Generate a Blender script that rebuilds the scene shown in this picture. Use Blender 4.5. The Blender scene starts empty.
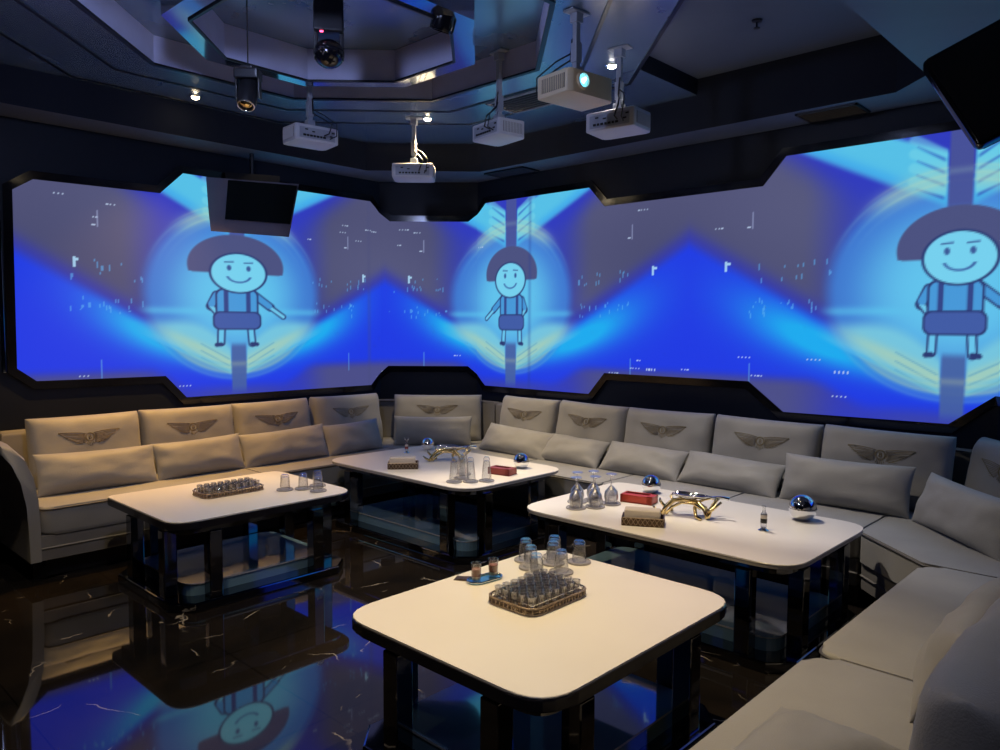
import bpy, bmesh, math, random
import numpy as np
from mathutils import Vector, Matrix, noise
PI = math.pi
C = bpy.context.scene.collection
random.seed(7)

# ------------------------------------------------------------------ materials
def lin(c):
    return tuple(((x/255.0)/12.92 if x/255.0 <= .04045 else ((x/255.0+.055)/1.055)**2.4) for x in c)
def mat(name, col, rough=.5, metal=0, spec=.5, noise_amt=0, noise_scale=8, bump=0, bump_scale=60, coat=0, ior=1.5, emit=None, estr=0, sheen=0):
    m = bpy.data.materials.new(name); m.use_nodes = True
    nt = m.node_tree; b = nt.nodes['Principled BSDF']
    b.inputs['Base Color'].default_value = (*col, 1)
    b.inputs['Roughness'].default_value = rough
    b.inputs['Metallic'].default_value = metal
    b.inputs['Specular IOR Level'].default_value = spec
    b.inputs['IOR'].default_value = ior
    b.inputs['Coat Weight'].default_value = coat
    b.inputs['Sheen Weight'].default_value = sheen
    if emit:
        b.inputs['Emission Color'].default_value = (*emit, 1); b.inputs['Emission Strength'].default_value = estr
    tc = nt.nodes.new('ShaderNodeTexCoord')
    if noise_amt:
        n = nt.nodes.new('ShaderNodeTexNoise'); n.inputs['Scale'].default_value = noise_scale; n.inputs['Detail'].default_value = 6
        nt.links.new(tc.outputs['Object'], n.inputs['Vector'])
        r = nt.nodes.new('ShaderNodeValToRGB')
        r.color_ramp.elements[0].position = .3; r.color_ramp.elements[1].position = .7
        r.color_ramp.elements[0].color = (*[c*(1-noise_amt) for c in col], 1)
        r.color_ramp.elements[1].color = (*[min(1, c*(1+noise_amt)) for c in col], 1)
        nt.links.new(n.outputs['Fac'], r.inputs['Fac']); nt.links.new(r.outputs['Color'], b.inputs['Base Color'])
    if bump:
        n2 = nt.nodes.new('ShaderNodeTexNoise'); n2.inputs['Scale'].default_value = bump_scale; n2.inputs['Detail'].default_value = 4
        nt.links.new(tc.outputs['Object'], n2.inputs['Vector'])
        bp_ = nt.nodes.new('ShaderNodeBump'); bp_.inputs['Strength'].default_value = bump; bp_.inputs['Distance'].default_value = .01
        nt.links.new(n2.outputs['Fac'], bp_.inputs['Height']); nt.links.new(bp_.outputs['Normal'], b.inputs['Normal'])
    return m
M = {}
M['fabric'] = mat('sofa_fabric', (.275, .268, .255), .62, noise_amt=.07, noise_scale=5, bump=.15, bump_scale=220, sheen=.2)
M['fabric_dark'] = mat('sofa_side_fabric', (.20, .19, .18), .6, noise_amt=.06, bump=.12, bump_scale=200)
M['piping'] = mat('piping', (.07, .065, .06), .5, noise_amt=.1)
M['gold_thread'] = mat('gold_thread', (.20, .155, .07), .6, metal=.05, noise_amt=.2, noise_scale=60)
M['wall'] = mat('wall_paint', (.006, .009, .018), .5, spec=.25, noise_amt=.2, noise_scale=2)
M['frame'] = mat('black_gloss', (.004, .004, .006), .12, spec=.6, noise_amt=.2)
M['ceil'] = mat('ceiling_gloss', (.10, .165, .28), .24, spec=.9, noise_amt=.06, noise_scale=1.5, ior=2.5)
M['ceil_matt'] = mat('ceiling_matt', (.011, .014, .024), .7, spec=.12, noise_amt=.1, noise_scale=2)
M['soffit'] = mat('soffit_paint', (.11, .13, .18), .5, spec=.4, noise_amt=.08, noise_scale=2)
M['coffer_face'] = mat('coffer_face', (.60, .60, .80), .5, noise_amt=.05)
M['hoop_gloss'] = mat('hoop_gloss', (.30, .34, .42), .08, metal=.9, noise_amt=.05)
M['groove'] = mat('groove', (.006, .006, .008), .4, noise_amt=.1)
M['steel'] = mat('dark_steel', (.22, .23, .26), .05, metal=1, noise_amt=.05, noise_scale=3)
M['chrome'] = mat('chrome', (.75, .76, .78), .05, metal=1, noise_amt=.02)
M['shelf'] = mat('shelf_glass', (.15, .27, .37), .07, spec=.8, coat=.8, noise_amt=.05)
M['shelf_edge'] = mat('shelf_edge', (.45, .48, .5), .2, noise_amt=.05)
M['top'] = mat('white_stone_top', (.73, .70, .66), .30, spec=.4, noise_amt=.02, noise_scale=3)
M['edge'] = mat('black_edge', (.012, .011, .016), .12, spec=.6, noise_amt=.1)
M['pale_edge'] = mat('pale_edge', (.33, .31, .30), .2, noise_amt=.05)
M['bronze'] = mat('bronze', (.10, .065, .04), .35, metal=.7, noise_amt=.5, noise_scale=90, bump=.6, bump_scale=120)
M['bronze_light'] = mat('bronze_light', (.34, .26, .19), .35, metal=.5, noise_amt=.4, noise_scale=80)
M['tissue'] = mat('tissue', (.58, .52, .48), .8, noise_amt=.06, bump=.3, bump_scale=30)
M['red'] = mat('red_box', (.42, .045, .02), .4, noise_amt=.08)
M['dark_red'] = mat('dark_red_box', (.24, .03, .025), .4, noise_amt=.08)
M['gold'] = mat('gold', (.75, .58, .28), .14, metal=1, noise_amt=.08)
M['black'] = mat('black_plastic', (.008, .008, .010), .35, noise_amt=.1)
M['white_plastic'] = mat('white_plastic', (.60, .60, .64), .4, noise_amt=.03)
M['beige_plastic'] = mat('beige_plastic', (.72, .60, .40), .4, noise_amt=.03)
M['grille'] = mat('grille_grey', (.13, .12, .12), .5, noise_amt=.1)
M['pole'] = mat('pole_paint', (.36, .38, .44), .4, noise_amt=.03)
M['cable'] = mat('cable_black', (.006, .006, .007), .5, noise_amt=.1)
M['brown'] = mat('brown_liquid', (.17, .032, .006), .5, noise_amt=.1)
M['cream'] = mat('cream_liquid', (.7, .62, .5), .3, noise_amt=.05)
M['blue_tray'] = mat('blue_tray', (.16, .36, .5), .12, metal=.7, noise_amt=.05)
M['lamp'] = mat('lamp_glow', (1, .9, .7), .5, emit=(1, .80, .50), estr=40, noise_amt=.01)
M['lamp_white'] = mat('lamp_glow_white', (1, .95, .9), .5, emit=(.95, .97, 1), estr=40, noise_amt=.01)
M['lens'] = mat('lens_glow', (.2, .5, .8), .1, emit=(.12, .62, 1.0), estr=2.5, noise_amt=.01)
M['lens_core'] = mat('lens_core_glow', (.6, .9, 1), .1, emit=(.45, .95, 1.0), estr=6, noise_amt=.01)
M['red_led'] = mat('red_led', (1, .1, .2), .3, emit=(1, .08, .2), estr=4, noise_amt=.01)
M['tv_glass'] = mat('tv_glass', (.008, .012, .014), .04, spec=.9, noise_amt=.1)
M['tv_bezel_lit'] = mat('tv_bezel_lit', (.17, .165, .24), .35, noise_amt=.05)  # purple-grey puts the projected picture's light into the bezel colour

def glass_mat(name, tint, rough=.04, reflect=(.75, .07)):
    m = bpy.data.materials.new(name); m.use_nodes = True; nt = m.node_tree; nt.nodes.clear()
    o = nt.nodes.new('ShaderNodeOutputMaterial'); mx = nt.nodes.new('ShaderNodeMixShader')
    t = nt.nodes.new('ShaderNodeBsdfTransparent'); t.inputs['Color'].default_value = (*tint, 1)
    g = nt.nodes.new('ShaderNodeBsdfGlossy'); g.inputs['Roughness'].default_value = rough
    n = nt.nodes.new('ShaderNodeTexNoise'); n.inputs['Scale'].default_value = 30
    lw = nt.nodes.new('ShaderNodeLayerWeight'); lw.inputs['Blend'].default_value = .5
    mp = nt.nodes.new('ShaderNodeMath'); mp.operation = 'POWER'; mp.inputs[1].default_value = 2.2
    ma = nt.nodes.new('ShaderNodeMath'); ma.operation = 'MULTIPLY_ADD'; ma.inputs[1].default_value = reflect[0]; ma.inputs[2].default_value = reflect[1]
    nt.links.new(lw.outputs['Facing'], mp.inputs[0]); nt.links.new(mp.outputs[0], ma.inputs[0]); nt.links.new(ma.outputs[0], mx.inputs['Fac'])
    b_ = nt.nodes.new('ShaderNodeBump'); b_.inputs['Strength'].default_value = .1; b_.inputs['Distance'].default_value = .002
    nt.links.new(n.outputs['Fac'], b_.inputs['Height']); nt.links.new(b_.outputs['Normal'], g.inputs['Normal'])
    nt.links.new(t.outputs[0], mx.inputs[1]); nt.links.new(g.outputs[0], mx.inputs[2]); nt.links.new(mx.outputs[0], o.inputs['Surface'])
    return m
M['glass'] = glass_mat('clear_glass', (.955, .96, .97), .12, reflect=(.85, .10))
M['thick_glass'] = glass_mat('thick_glass', (.86, .86, .88), .30, reflect=(.9, .22))
M['coaster'] = mat('smoky_glass', (.30, .29, .31), .35, spec=.5, noise_amt=.15, noise_scale=40)

def floor_mat():
    m = bpy.data.materials.new('polished_marble'); m.use_nodes = True; nt = m.node_tree; b = nt.nodes['Principled BSDF']
    N = nt.nodes.new; L = nt.links.new
    tc = N('ShaderNodeTexCoord'); mp = N('ShaderNodeMapping'); L(tc.outputs['Object'], mp.inputs['Vector'])
    n = N('ShaderNodeTexNoise'); n.inputs['Scale'].default_value = 1.6; n.inputs['Detail'].default_value = 8; n.inputs['Distortion'].default_value = .6
    L(mp.outputs[0], n.inputs['Vector'])
    r = N('ShaderNodeValToRGB'); r.color_ramp.elements[0].position = .35; r.color_ramp.elements[0].color = (.005, .005, .006, 1)
    r.color_ramp.elements[1].position = .75; r.color_ramp.elements[1].color = (.020, .015, .012, 1)
    L(n.outputs['Fac'], r.inputs['Fac'])
    # veins: distorted voronoi cell edges, kept only where a second noise allows
    n2 = N('ShaderNodeTexNoise'); n2.inputs['Scale'].default_value = 3; n2.inputs['Detail'].default_value = 6
    L(mp.outputs[0], n2.inputs['Vector'])
    mix = N('ShaderNodeMix'); mix.data_type = 'VECTOR'; mix.inputs['Factor'].default_value = .22
    L(mp.outputs[0], mix.inputs['A']); L(n2.outputs['Color'], mix.inputs['B'])
    v = N('ShaderNodeTexVoronoi'); v.feature = 'DISTANCE_TO_EDGE'; v.inputs['Scale'].default_value = 3.4; L(mix.outputs['Result'], v.inputs['Vector'])
    vr = N('ShaderNodeValToRGB'); vr.color_ramp.elements[0].color = (1, 1, 1, 1); vr.color_ramp.elements[1].position = .012; vr.color_ramp.elements[1].color = (0, 0, 0, 1)
    L(v.outputs['Distance'], vr.inputs['Fac'])
    n3 = N('ShaderNodeTexNoise'); n3.inputs['Scale'].default_value = 4; L(mp.outputs[0], n3.inputs['Vector'])
    r3 = N('ShaderNodeValToRGB'); r3.color_ramp.elements[0].position = .56; r3.color_ramp.elements[1].position = .66; L(n3.outputs['Fac'], r3.inputs['Fac'])
    mu = N('ShaderNodeMath'); mu.operation = 'MULTIPLY'; L(vr.outputs['Color'], mu.inputs[0]); L(r3.outputs['Color'], mu.inputs[1])
    mc = N('ShaderNodeMix'); mc.data_type = 'RGBA'; L(mu.outputs[0], mc.inputs['Factor']); L(r.outputs['Color'], mc.inputs['A']); mc.inputs['B'].default_value = (.40, .36, .32, 1)
    # tile joints
    br = N('ShaderNodeTexBrick'); br.offset = 0; br.inputs['Scale'].default_value = 1; br.inputs['Brick Width'].default_value = .8; br.inputs['Row Height'].default_value = .8
    br.inputs['Mortar Size'].default_value = .0025; br.inputs['Color1'].default_value = (1, 1, 1, 1); br.inputs['Color2'].default_value = (1, 1, 1, 1); br.inputs['Mortar'].default_value = (.25, .25, .25, 1)
    L(mp.outputs[0], br.inputs['Vector'])
    m2 = N('ShaderNodeMix'); m2.data_type = 'RGBA'; m2.blend_type = 'MULTIPLY'; m2.inputs['Factor'].default_value = 1
    L(mc.outputs['Result'], m2.inputs['A']); L(br.outputs['Color'], m2.inputs['B']); L(m2.outputs['Result'], b.inputs['Base Color'])
    b.inputs['Roughness'].default_value = .035; b.inputs['Specular IOR Level'].default_value = .9; b.inputs['IOR'].default_value = 1.6
    return m
M['floor'] = floor_mat()

# ------------------------------------------------------------------ object helpers
def link(name, me, m, parent=None, loc=None, rotz=None, smooth=False, mtx=None):
    me.name = name
    ms = m if isinstance(m, (list, tuple)) else [m]
    for x in ms: me.materials.append(M[x] if isinstance(x, str) else x)
    o = bpy.data.objects.new(name, me); C.objects.link(o)
    if parent: o.parent = parent
    if loc is not None: o.location = loc
    if rotz is not None: o.rotation_euler = (0, 0, rotz)
    if mtx is not None: o.matrix_world = mtx
    if smooth:
        me.polygons.foreach_set('use_smooth', [True]*len(me.polygons))
    return o
def fin(name, bm, m, parent=None, smooth=False, auto=None, **k):
    bmesh.ops.recalc_face_normals(bm, faces=bm.faces)
    if auto is not None:
        for f in bm.faces: f.smooth = True
        for e in bm.edges:
            if len(e.link_faces) == 2 and e.calc_face_angle(0) > auto: e.smooth = False
    me = bpy.data.meshes.new(name); bm.to_mesh(me); bm.free()
    return link(name, me, m, parent, smooth=smooth, **k)
def tag(o, label, cat, group=None):
    o['label'] = label; o['category'] = cat
    if group: o['group'] = group
    return o
def empty(name, loc, rotz=0, label=None, cat=None, group=None):
    o = bpy.data.objects.new(name, None); C.objects.link(o); o.location = loc; o.rotation_euler = (0, 0, rotz); o.empty_display_size = .1
    if label: tag(o, label, cat, group)
    return o
def struct(o):
    o['kind'] = 'structure'; return o
def dup(o, loc=None, rotz=None, label=None, group=None):
    def rec(s, p):
        c = s.copy(); C.objects.link(c); c.parent = p
        for ch in list(s.children): rec(ch, c)
        return c
    c = rec(o, None)
    if loc is not None: c.location = loc
    if rotz is not None: c.rotation_euler = (0, 0, rotz)
    if label: c['label'] = label
    if group: c['group'] = group
    return c
def box(bm, cx, cy, cz, sx, sy, sz, rot=None, bev=0, mi=0):
    r = bmesh.ops.create_cube(bm, size=1)
    vs = r['verts']
    bmesh.ops.scale(bm, vec=(sx, sy, sz), verts=vs)
    fs = list({f for v in vs for f in v.link_faces}); es = list({e for v in vs for e in v.link_edges})
    if bev:
        rb = bmesh.ops.bevel(bm, geom=es, offset=bev, segments=3, profile=.6, affect='EDGES')
        vs = list({v for f in rb['faces'] for v in f.verts} | {v for v in vs if v.is_valid}); fs = list({f for v in vs for f in v.link_faces})
    if rot is not None: bmesh.ops.transform(bm, matrix=rot, verts=vs)
    bmesh.ops.translate(bm, vec=(cx, cy, cz), verts=vs)
    for f in fs: f.material_index = mi
    return vs
def prism(bm, poly, z0, z1, bev=0, segs=3, mi=0):
    lo = [bm.verts.new((x, y, z0)) for x, y in poly]; hi = [bm.verts.new((x, y, z1)) for x, y in poly]
    n = len(poly); fs = [bm.faces.new(lo[::-1]), bm.faces.new(hi)]
    for i in range(n): fs.append(bm.faces.new((lo[i], lo[(i+1) % n], hi[(i+1) % n], hi[i])))
    if bev:
        es = [e for f in fs[:2] for e in f.edges]
        rb = bmesh.ops.bevel(bm, geom=es, offset=bev, segments=segs, profile=.5, affect='EDGES')
        fs = [f for f in fs if f.is_valid] + rb['faces']
    for f in fs: f.material_index = mi
def lathe(bm, prof, cx=0, cy=0, seg=24, mi=0):
    rings = []
    for r, z in prof:
        if r < 1e-6: rings.append([bm.verts.new((cx, cy, z))])
        else: rings.append([bm.verts.new((cx+r*math.cos(2*PI*k/seg), cy+r*math.sin(2*PI*k/seg), z)) for k in range(seg)])
    for a, b in zip(rings, rings[1:]):
        for k in range(seg):
            k2 = (k+1) % seg
            if len(a) == 1 and len(b) == 1: continue
            if len(a) == 1: f = bm.faces.new((a[0], b[k], b[k2]))
            elif len(b) == 1: f = bm.faces.new((a[k], a[k2], b[0]))
            else: f = bm.faces.new((a[k], a[k2], b[k2], b[k]))
            f.material_index = mi
def tube(bm, pts, r, seg=8, closed=False, mi=0):
    pts = [Vector(p) for p in pts]; n = len(pts); rings = []
    rr = r if isinstance(r, (list, tuple)) else [r]*n
    up = Vector((0, 0, 1)); prev = None
    for i, p in enumerate(pts):
        if closed: d = pts[(i+1) % n]-pts[i-1]
        else: d = pts[min(i+1, n-1)]-pts[max(i-1, 0)]
        if d.length < 1e-9: d = Vector((1, 0, 0))
        d.normalize()
        if prev is None:
            a = d.cross(up)
            if a.length < .05: a = d.cross(Vector((1, 0, 0)))
        else: a = prev-d*prev.dot(d)
        a.normalize(); b = d.cross(a); prev = a
        rings.append([bm.verts.new(p+rr[i]*(a*math.cos(2*PI*k/seg)+b*math.sin(2*PI*k/seg))) for k in range(seg)])
    for i in range(n if closed else n-1):
        A = rings[i]; B = rings[(i+1) % n]
        for k in range(seg):
            f = bm.faces.new((A[k], A[(k+1) % seg], B[(k+1) % seg], B[k])); f.material_index = mi
    if not closed:
        bm.faces.new(rings[0][::-1]).material_index = mi; bm.faces.new(rings[-1]).material_index = mi
def rounded(poly, rad, n=6):
    """round the corners of a convex polygon; rad a number or one per corner"""
    out = []; N_ = len(poly)
    for i in range(N_):
        p = Vector(poly[i]); a = (Vector(poly[i-1])-p); b = (Vector(poly[(i+1) % N_])-p)
        r = rad[i] if isinstance(rad, (list, tuple)) else rad
        if r <= 0: out.append(tuple(p)); continue
        ang = a.angle(b); t = r/math.tan(ang/2); a.normalize(); b.normalize()
        p0 = p+a*t; p1 = p+b*t
        for k in range(n+1):
            s = k/n; q = (1-s)**2*p0+2*s*(1-s)*p+s*s*p1; out.append((q.x, q.y))
    return out
def rect(x0, x1, y0, y1): return [(x0, y0), (x1, y0), (x1, y1), (x0, y1)]
def wall_seg(name, a, b, z0, z1, th, m, out):
    """vertical slab between plan points, thickness away from the room"""
    a = Vector(a); b = Vector(b); n = Vector(out).normalized()*th
    bm = bmesh.new(); prism(bm, [tuple(a), tuple(b), tuple(b+n), tuple(a+n)], z0, z1)
    return struct(fin(name, bm, m))

# ------------------------------------------------------------------ camera
F_PX, YAW, PITCH, ROLL, H = 758.4, .757154, .0658457, .0048572, 1.5
fw = Vector((-math.sin(YAW)*math.cos(PITCH), math.cos(YAW)*math.cos(PITCH), -math.sin(PITCH)))
r0 = Vector((math.cos(YAW), math.sin(YAW), 0)); u0 = r0.cross(fw)
rv = r0*math.cos(ROLL)+u0*math.sin(ROLL); uv = -r0*math.sin(ROLL)+u0*math.cos(ROLL)
cam = bpy.data.cameras.new('camera'); co = bpy.data.objects.new('camera', cam); C.objects.link(co)
cam.sensor_width = 36; cam.lens = F_PX*36/1000; cam.clip_start = .02
mw = Matrix((rv, uv, -fw)).transposed().to_4x4(); mw.translation = (0, 0, H); co.matrix_world = mw
bpy.context.scene.camera = co
def at(px, py, d):
    """world point on the sight line of a pixel at forward distance d (used only to measure positions)"""
    return Vector((0, 0, H))+d*((px-500)/F_PX*rv-(py-375)/F_PX*uv+fw)
def at_z(px, py, z):
    r = (px-500)/F_PX*rv-(py-375)/F_PX*uv+fw; return Vector((0, 0, H))+r*((z-H)/r.z)

# ------------------------------------------------------------------ room shell
bm = bmesh.new(); prism(bm, rect(-6.1, 1.6, -1.5, 5.5), -.1, 0); struct(fin('floor', bm, 'floor'))
WH = 3.5
wall_seg('wall_left', (-5.9, -1.3), (-5.9, 4.55), 0, WH, .12, 'wall', (-1, 0))
wall_seg('wall_left_corner', (-5.9, 4.55), (-5.22, 5.2), 0, WH, .12, 'wall', (-1, 1))
wall_seg('wall_back', (-5.22, 5.2), (-.91, 5.2), 0, WH, .12, 'wall', (0, 1))
wall_seg('wall_right_corner', (-.91, 5.2), (.12, 4.17), 0, WH, .12, 'wall', (1, 1))
wall_seg('wall_right', (.12, 4.17), (.12, .7), 0, WH, .12, 'wall', (1, 0))
wall_seg('wall_recess_side', (.12, .7), (1.35, .7), 0, WH, .12, 'wall', (0, 1))
wall_seg('wall_recess', (1.35, .7), (1.35, -1.3), 0, WH, .12, 'wall', (1, 0))
wall_seg('wall_front', (-5.9, -1.3), (1.35, -1.3), 0, WH, .12, 'wall', (0, -1))

ROOM = [(-5.9, -1.3), (-5.9, 4.55), (-5.22, 5.2), (-.91, 5.2), (.12, 4.17), (.12, .7), (1.35, .7), (1.35, -1.3)]
INNER = [(-5.55, -.9), (-5.55, 4.14), (-4.84, 4.85), (-1.43, 4.85), (-1.21, 4.63), (-1.21, -.9)]
def octa(a, cx=-3.67, cy=2.5, ):
    s = a*math.tan(PI/8)
    return [(cx+a, cy-s), (cx+a, cy+s), (cx+s, cy+a), (cx-s, cy+a), (cx-a, cy+s), (cx-a, cy-s), (cx-s, cy-a), (cx+s, cy-a)]
def fill(bm, loops, z, mi=0):
    es = []
    for lp in loops:
        vs = [bm.verts.new((x, y, z)) for x, y in lp]
        es += [bm.edges.new((vs[i], vs[(i+1) % len(vs)])) for i in range(len(vs))]
    r = bmesh.ops.triangle_fill(bm, use_beauty=True, edges=es)
    fs = [g for g in r['geom'] if isinstance(g, bmesh.types.BMFace)]
    for f in fs: f.material_index = mi
    bmesh.ops.dissolve_limit(bm, angle_limit=.01, verts=list({v for f in fs for v in f.verts}), edges=list({e for f in fs for e in f.edges}))
def skirt(bm, lp, z0, z1, closed=True, mi=0):
    n = len(lp)
    for i in range(n if closed else n-1):
        (x0, y0), (x1, y1) = lp[i], lp[(i+1) % n]
        f = bm.faces.new([bm.verts.new(p) for p in ((x0, y0, z0), (x1, y1, z0), (x1, y1, z1), (x0, y0, z1))]); f.material_index = mi
RECESS = [(-2.71, 4.85), (-1.43, 4.85), (-1.21, 4.63), (-1.21, .2), (-2.7, .2), (-2.7, .88), (-1.84, 1.74), (-1.84, 3.26), (-2.71, 4.13)]
MAIN = [(-5.55, -.9), (-5.55, 4.14), (-4.84, 4.85), (-2.71, 4.85), (-2.71, 4.13), (-1.84, 3.26), (-1.84, 1.74), (-2.7, .88), (-2.7, .2), (-1.21, .2), (-1.21, -.9)]
bm = bmesh.new()
fill(bm, [ROOM, INNER], 2.86, 0)
fill(bm, [MAIN, octa(1.18)], 3.10, 1)
fill(bm, [RECESS], 3.21, 2)
fill(bm, [octa(1.18)], 3.27, 1)
skirt(bm, INNER, 2.86, 3.21, mi=3)
skirt(bm, [RECESS[i] for i in (4, 5, 6, 7, 8, 0)], 3.10, 3.21, closed=False, mi=3)
skirt(bm, octa(1.18), 3.10, 3.27, mi=4)
struct(fin('ceiling', bm, ['soffit', 'ceil', 'soffit', 'ceil_matt', 'coffer_face']))
bm = bmesh.new(); prism(bm, rect(-6.1, 1.6, -1.5, 5.5), 3.42, 3.5); struct(fin('ceiling_slab', bm, 'ceil_matt'))
# hanging octagonal hoop in the coffer
bm = bmesh.new()
o1, o2 = octa(.80), octa(.68)
skirt(bm, o1, 3.07, 3.268, mi=1); skirt(bm, o2, 3.07, 3.268, mi=0)
for i in range(8):
    j = (i+1) % 8
    f = bm.faces.new([bm.verts.new((*p, 3.07)) for p in (o1[i], o1[j], o2[j], o2[i])]); f.material_index = 1
    f = bm.faces.new([bm.verts.new((*p, 3.268)) for p in (o1[i], o1[j], o2[j], o2[i])]); f.material_index = 1
bmesh.ops.remove_doubles(bm, verts=bm.verts, dist=1e-4)
struct(fin('trim_1', bm, ['coffer_face', 'hoop_gloss']))
# dark grooves around the coffer, one strip each, plus the dark edges of the rims
def ring_strip(name, a, w, z, clip=False):
    bm = bmesh.new(); A = octa(a+w/2); B = octa(a-w/2)
    rng = range(8)
    for i in rng:
        j = (i+1) % 8
        if clip and i in (0, 7): continue
        lo = [bm.verts.new((*p, z)) for p in (A[i], A[j], B[j], B[i])]; hi = [bm.verts.new((*p, z+.012)) for p in (A[i], A[j], B[j], B[i])]
        bm.faces.new(lo); bm.faces.new(hi)
        for k in range(4): bm.faces.new((lo[k], lo[(k+1) % 4], hi[(k+1) % 4], hi[k]))
    return struct(fin(name, bm, 'groove'))
ring_strip('trim_2', 1.19, .028, 3.092)
ring_strip('trim_3', 1.47, .022, 3.094)
ring_strip('trim_4', 1.82, .022, 3.094)
ring_strip('trim_5', .675, .016, 3.060)

# ------------------------------------------------------------------ projection screen
U1, U2, U3, U4 = 4.55, 5.49, 9.80, 11.25     # folds: left wall | corner | back wall | right corner
def fold(u, z, off):
    s = math.sqrt(.5)
    if u < U1: return (-5.9+off, u, z)
    if u < U2:
        t = (u-U1)/(U2-U1); n = Vector((.65, -.68)).normalized(); return (-5.9+.68*t+off*n.x, 4.55+.65*t+off*n.y, z)
    if u < U3: return (-5.22+(u-U2), 5.2-off, z)
    t = (u-U3)/(U4-U3); return (-.91+1.03*t-off*s, 5.2-1.03*t-off*s, z)
SCR = [(1.485, 2.385), (1.61, 2.47), (2.46, 2.485), (2.64, 2.66), (4.43, 2.66), (4.65, 2.485), (5.40, 2.485), (5.61, 2.65), (6.83, 2.65),
       (6.99, 2.48), (8.34, 2.48), (8.50, 2.665), (9.66, 2.665), (9.86, 2.48), (11.15, 2.48),
       (11.15, 1.1), (9.80, 1.1), (9.55, .915), (8.53, .905), (8.27, 1.105), (7.01, 1.105), (6.85, .92), (5.61, .92), (5.40, 1.10), (4.63, 1.10),
       (4.43, .92), (2.63, .92), (2.47, 1.095), (1.59, 1.10), (1.475, 1.19)]
CX = [(3.08, 1.22, 1, 1.6, 4.6, 1.95, 1.95), (5.49+.45, .92, -1, 4.6, 7.77, 1.95, 2.15), (5.49+4.07, .98, 1, 7.77, 11.3, 2.15, 1.95)]
def sm(x, a, b):
    t = np.clip((x-a)/(b-a), 0, 1); return t*t*(3-2*t)
def ell(x, z, cx, cz, rx, rz): return (np.sqrt(((x-cx)/rx)**2+((z-cz)/rz)**2)-1)*min(rx, rz)
def cap(x, z, ax, az, bx, bz, r, r2=None):
    r2 = r if r2 is None else r2
    dx, dz = bx-ax, bz-az; t = np.clip(((x-ax)*dx+(z-az)*dz)/(dx*dx+dz*dz), 0, 1)
    return np.sqrt((x-ax-t*dx)**2+(z-az-t*dz)**2)-(r+(r2-r)*t)
def rbox(x, z, cx, cz, hx, hz, r):
    qx = np.abs(x-cx)-hx+r; qz = np.abs(z-cz)-hz+r
    return np.sqrt(np.maximum(qx, 0)**2+np.maximum(qz, 0)**2)+np.minimum(np.maximum(qx, qz), 0)-r
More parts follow.
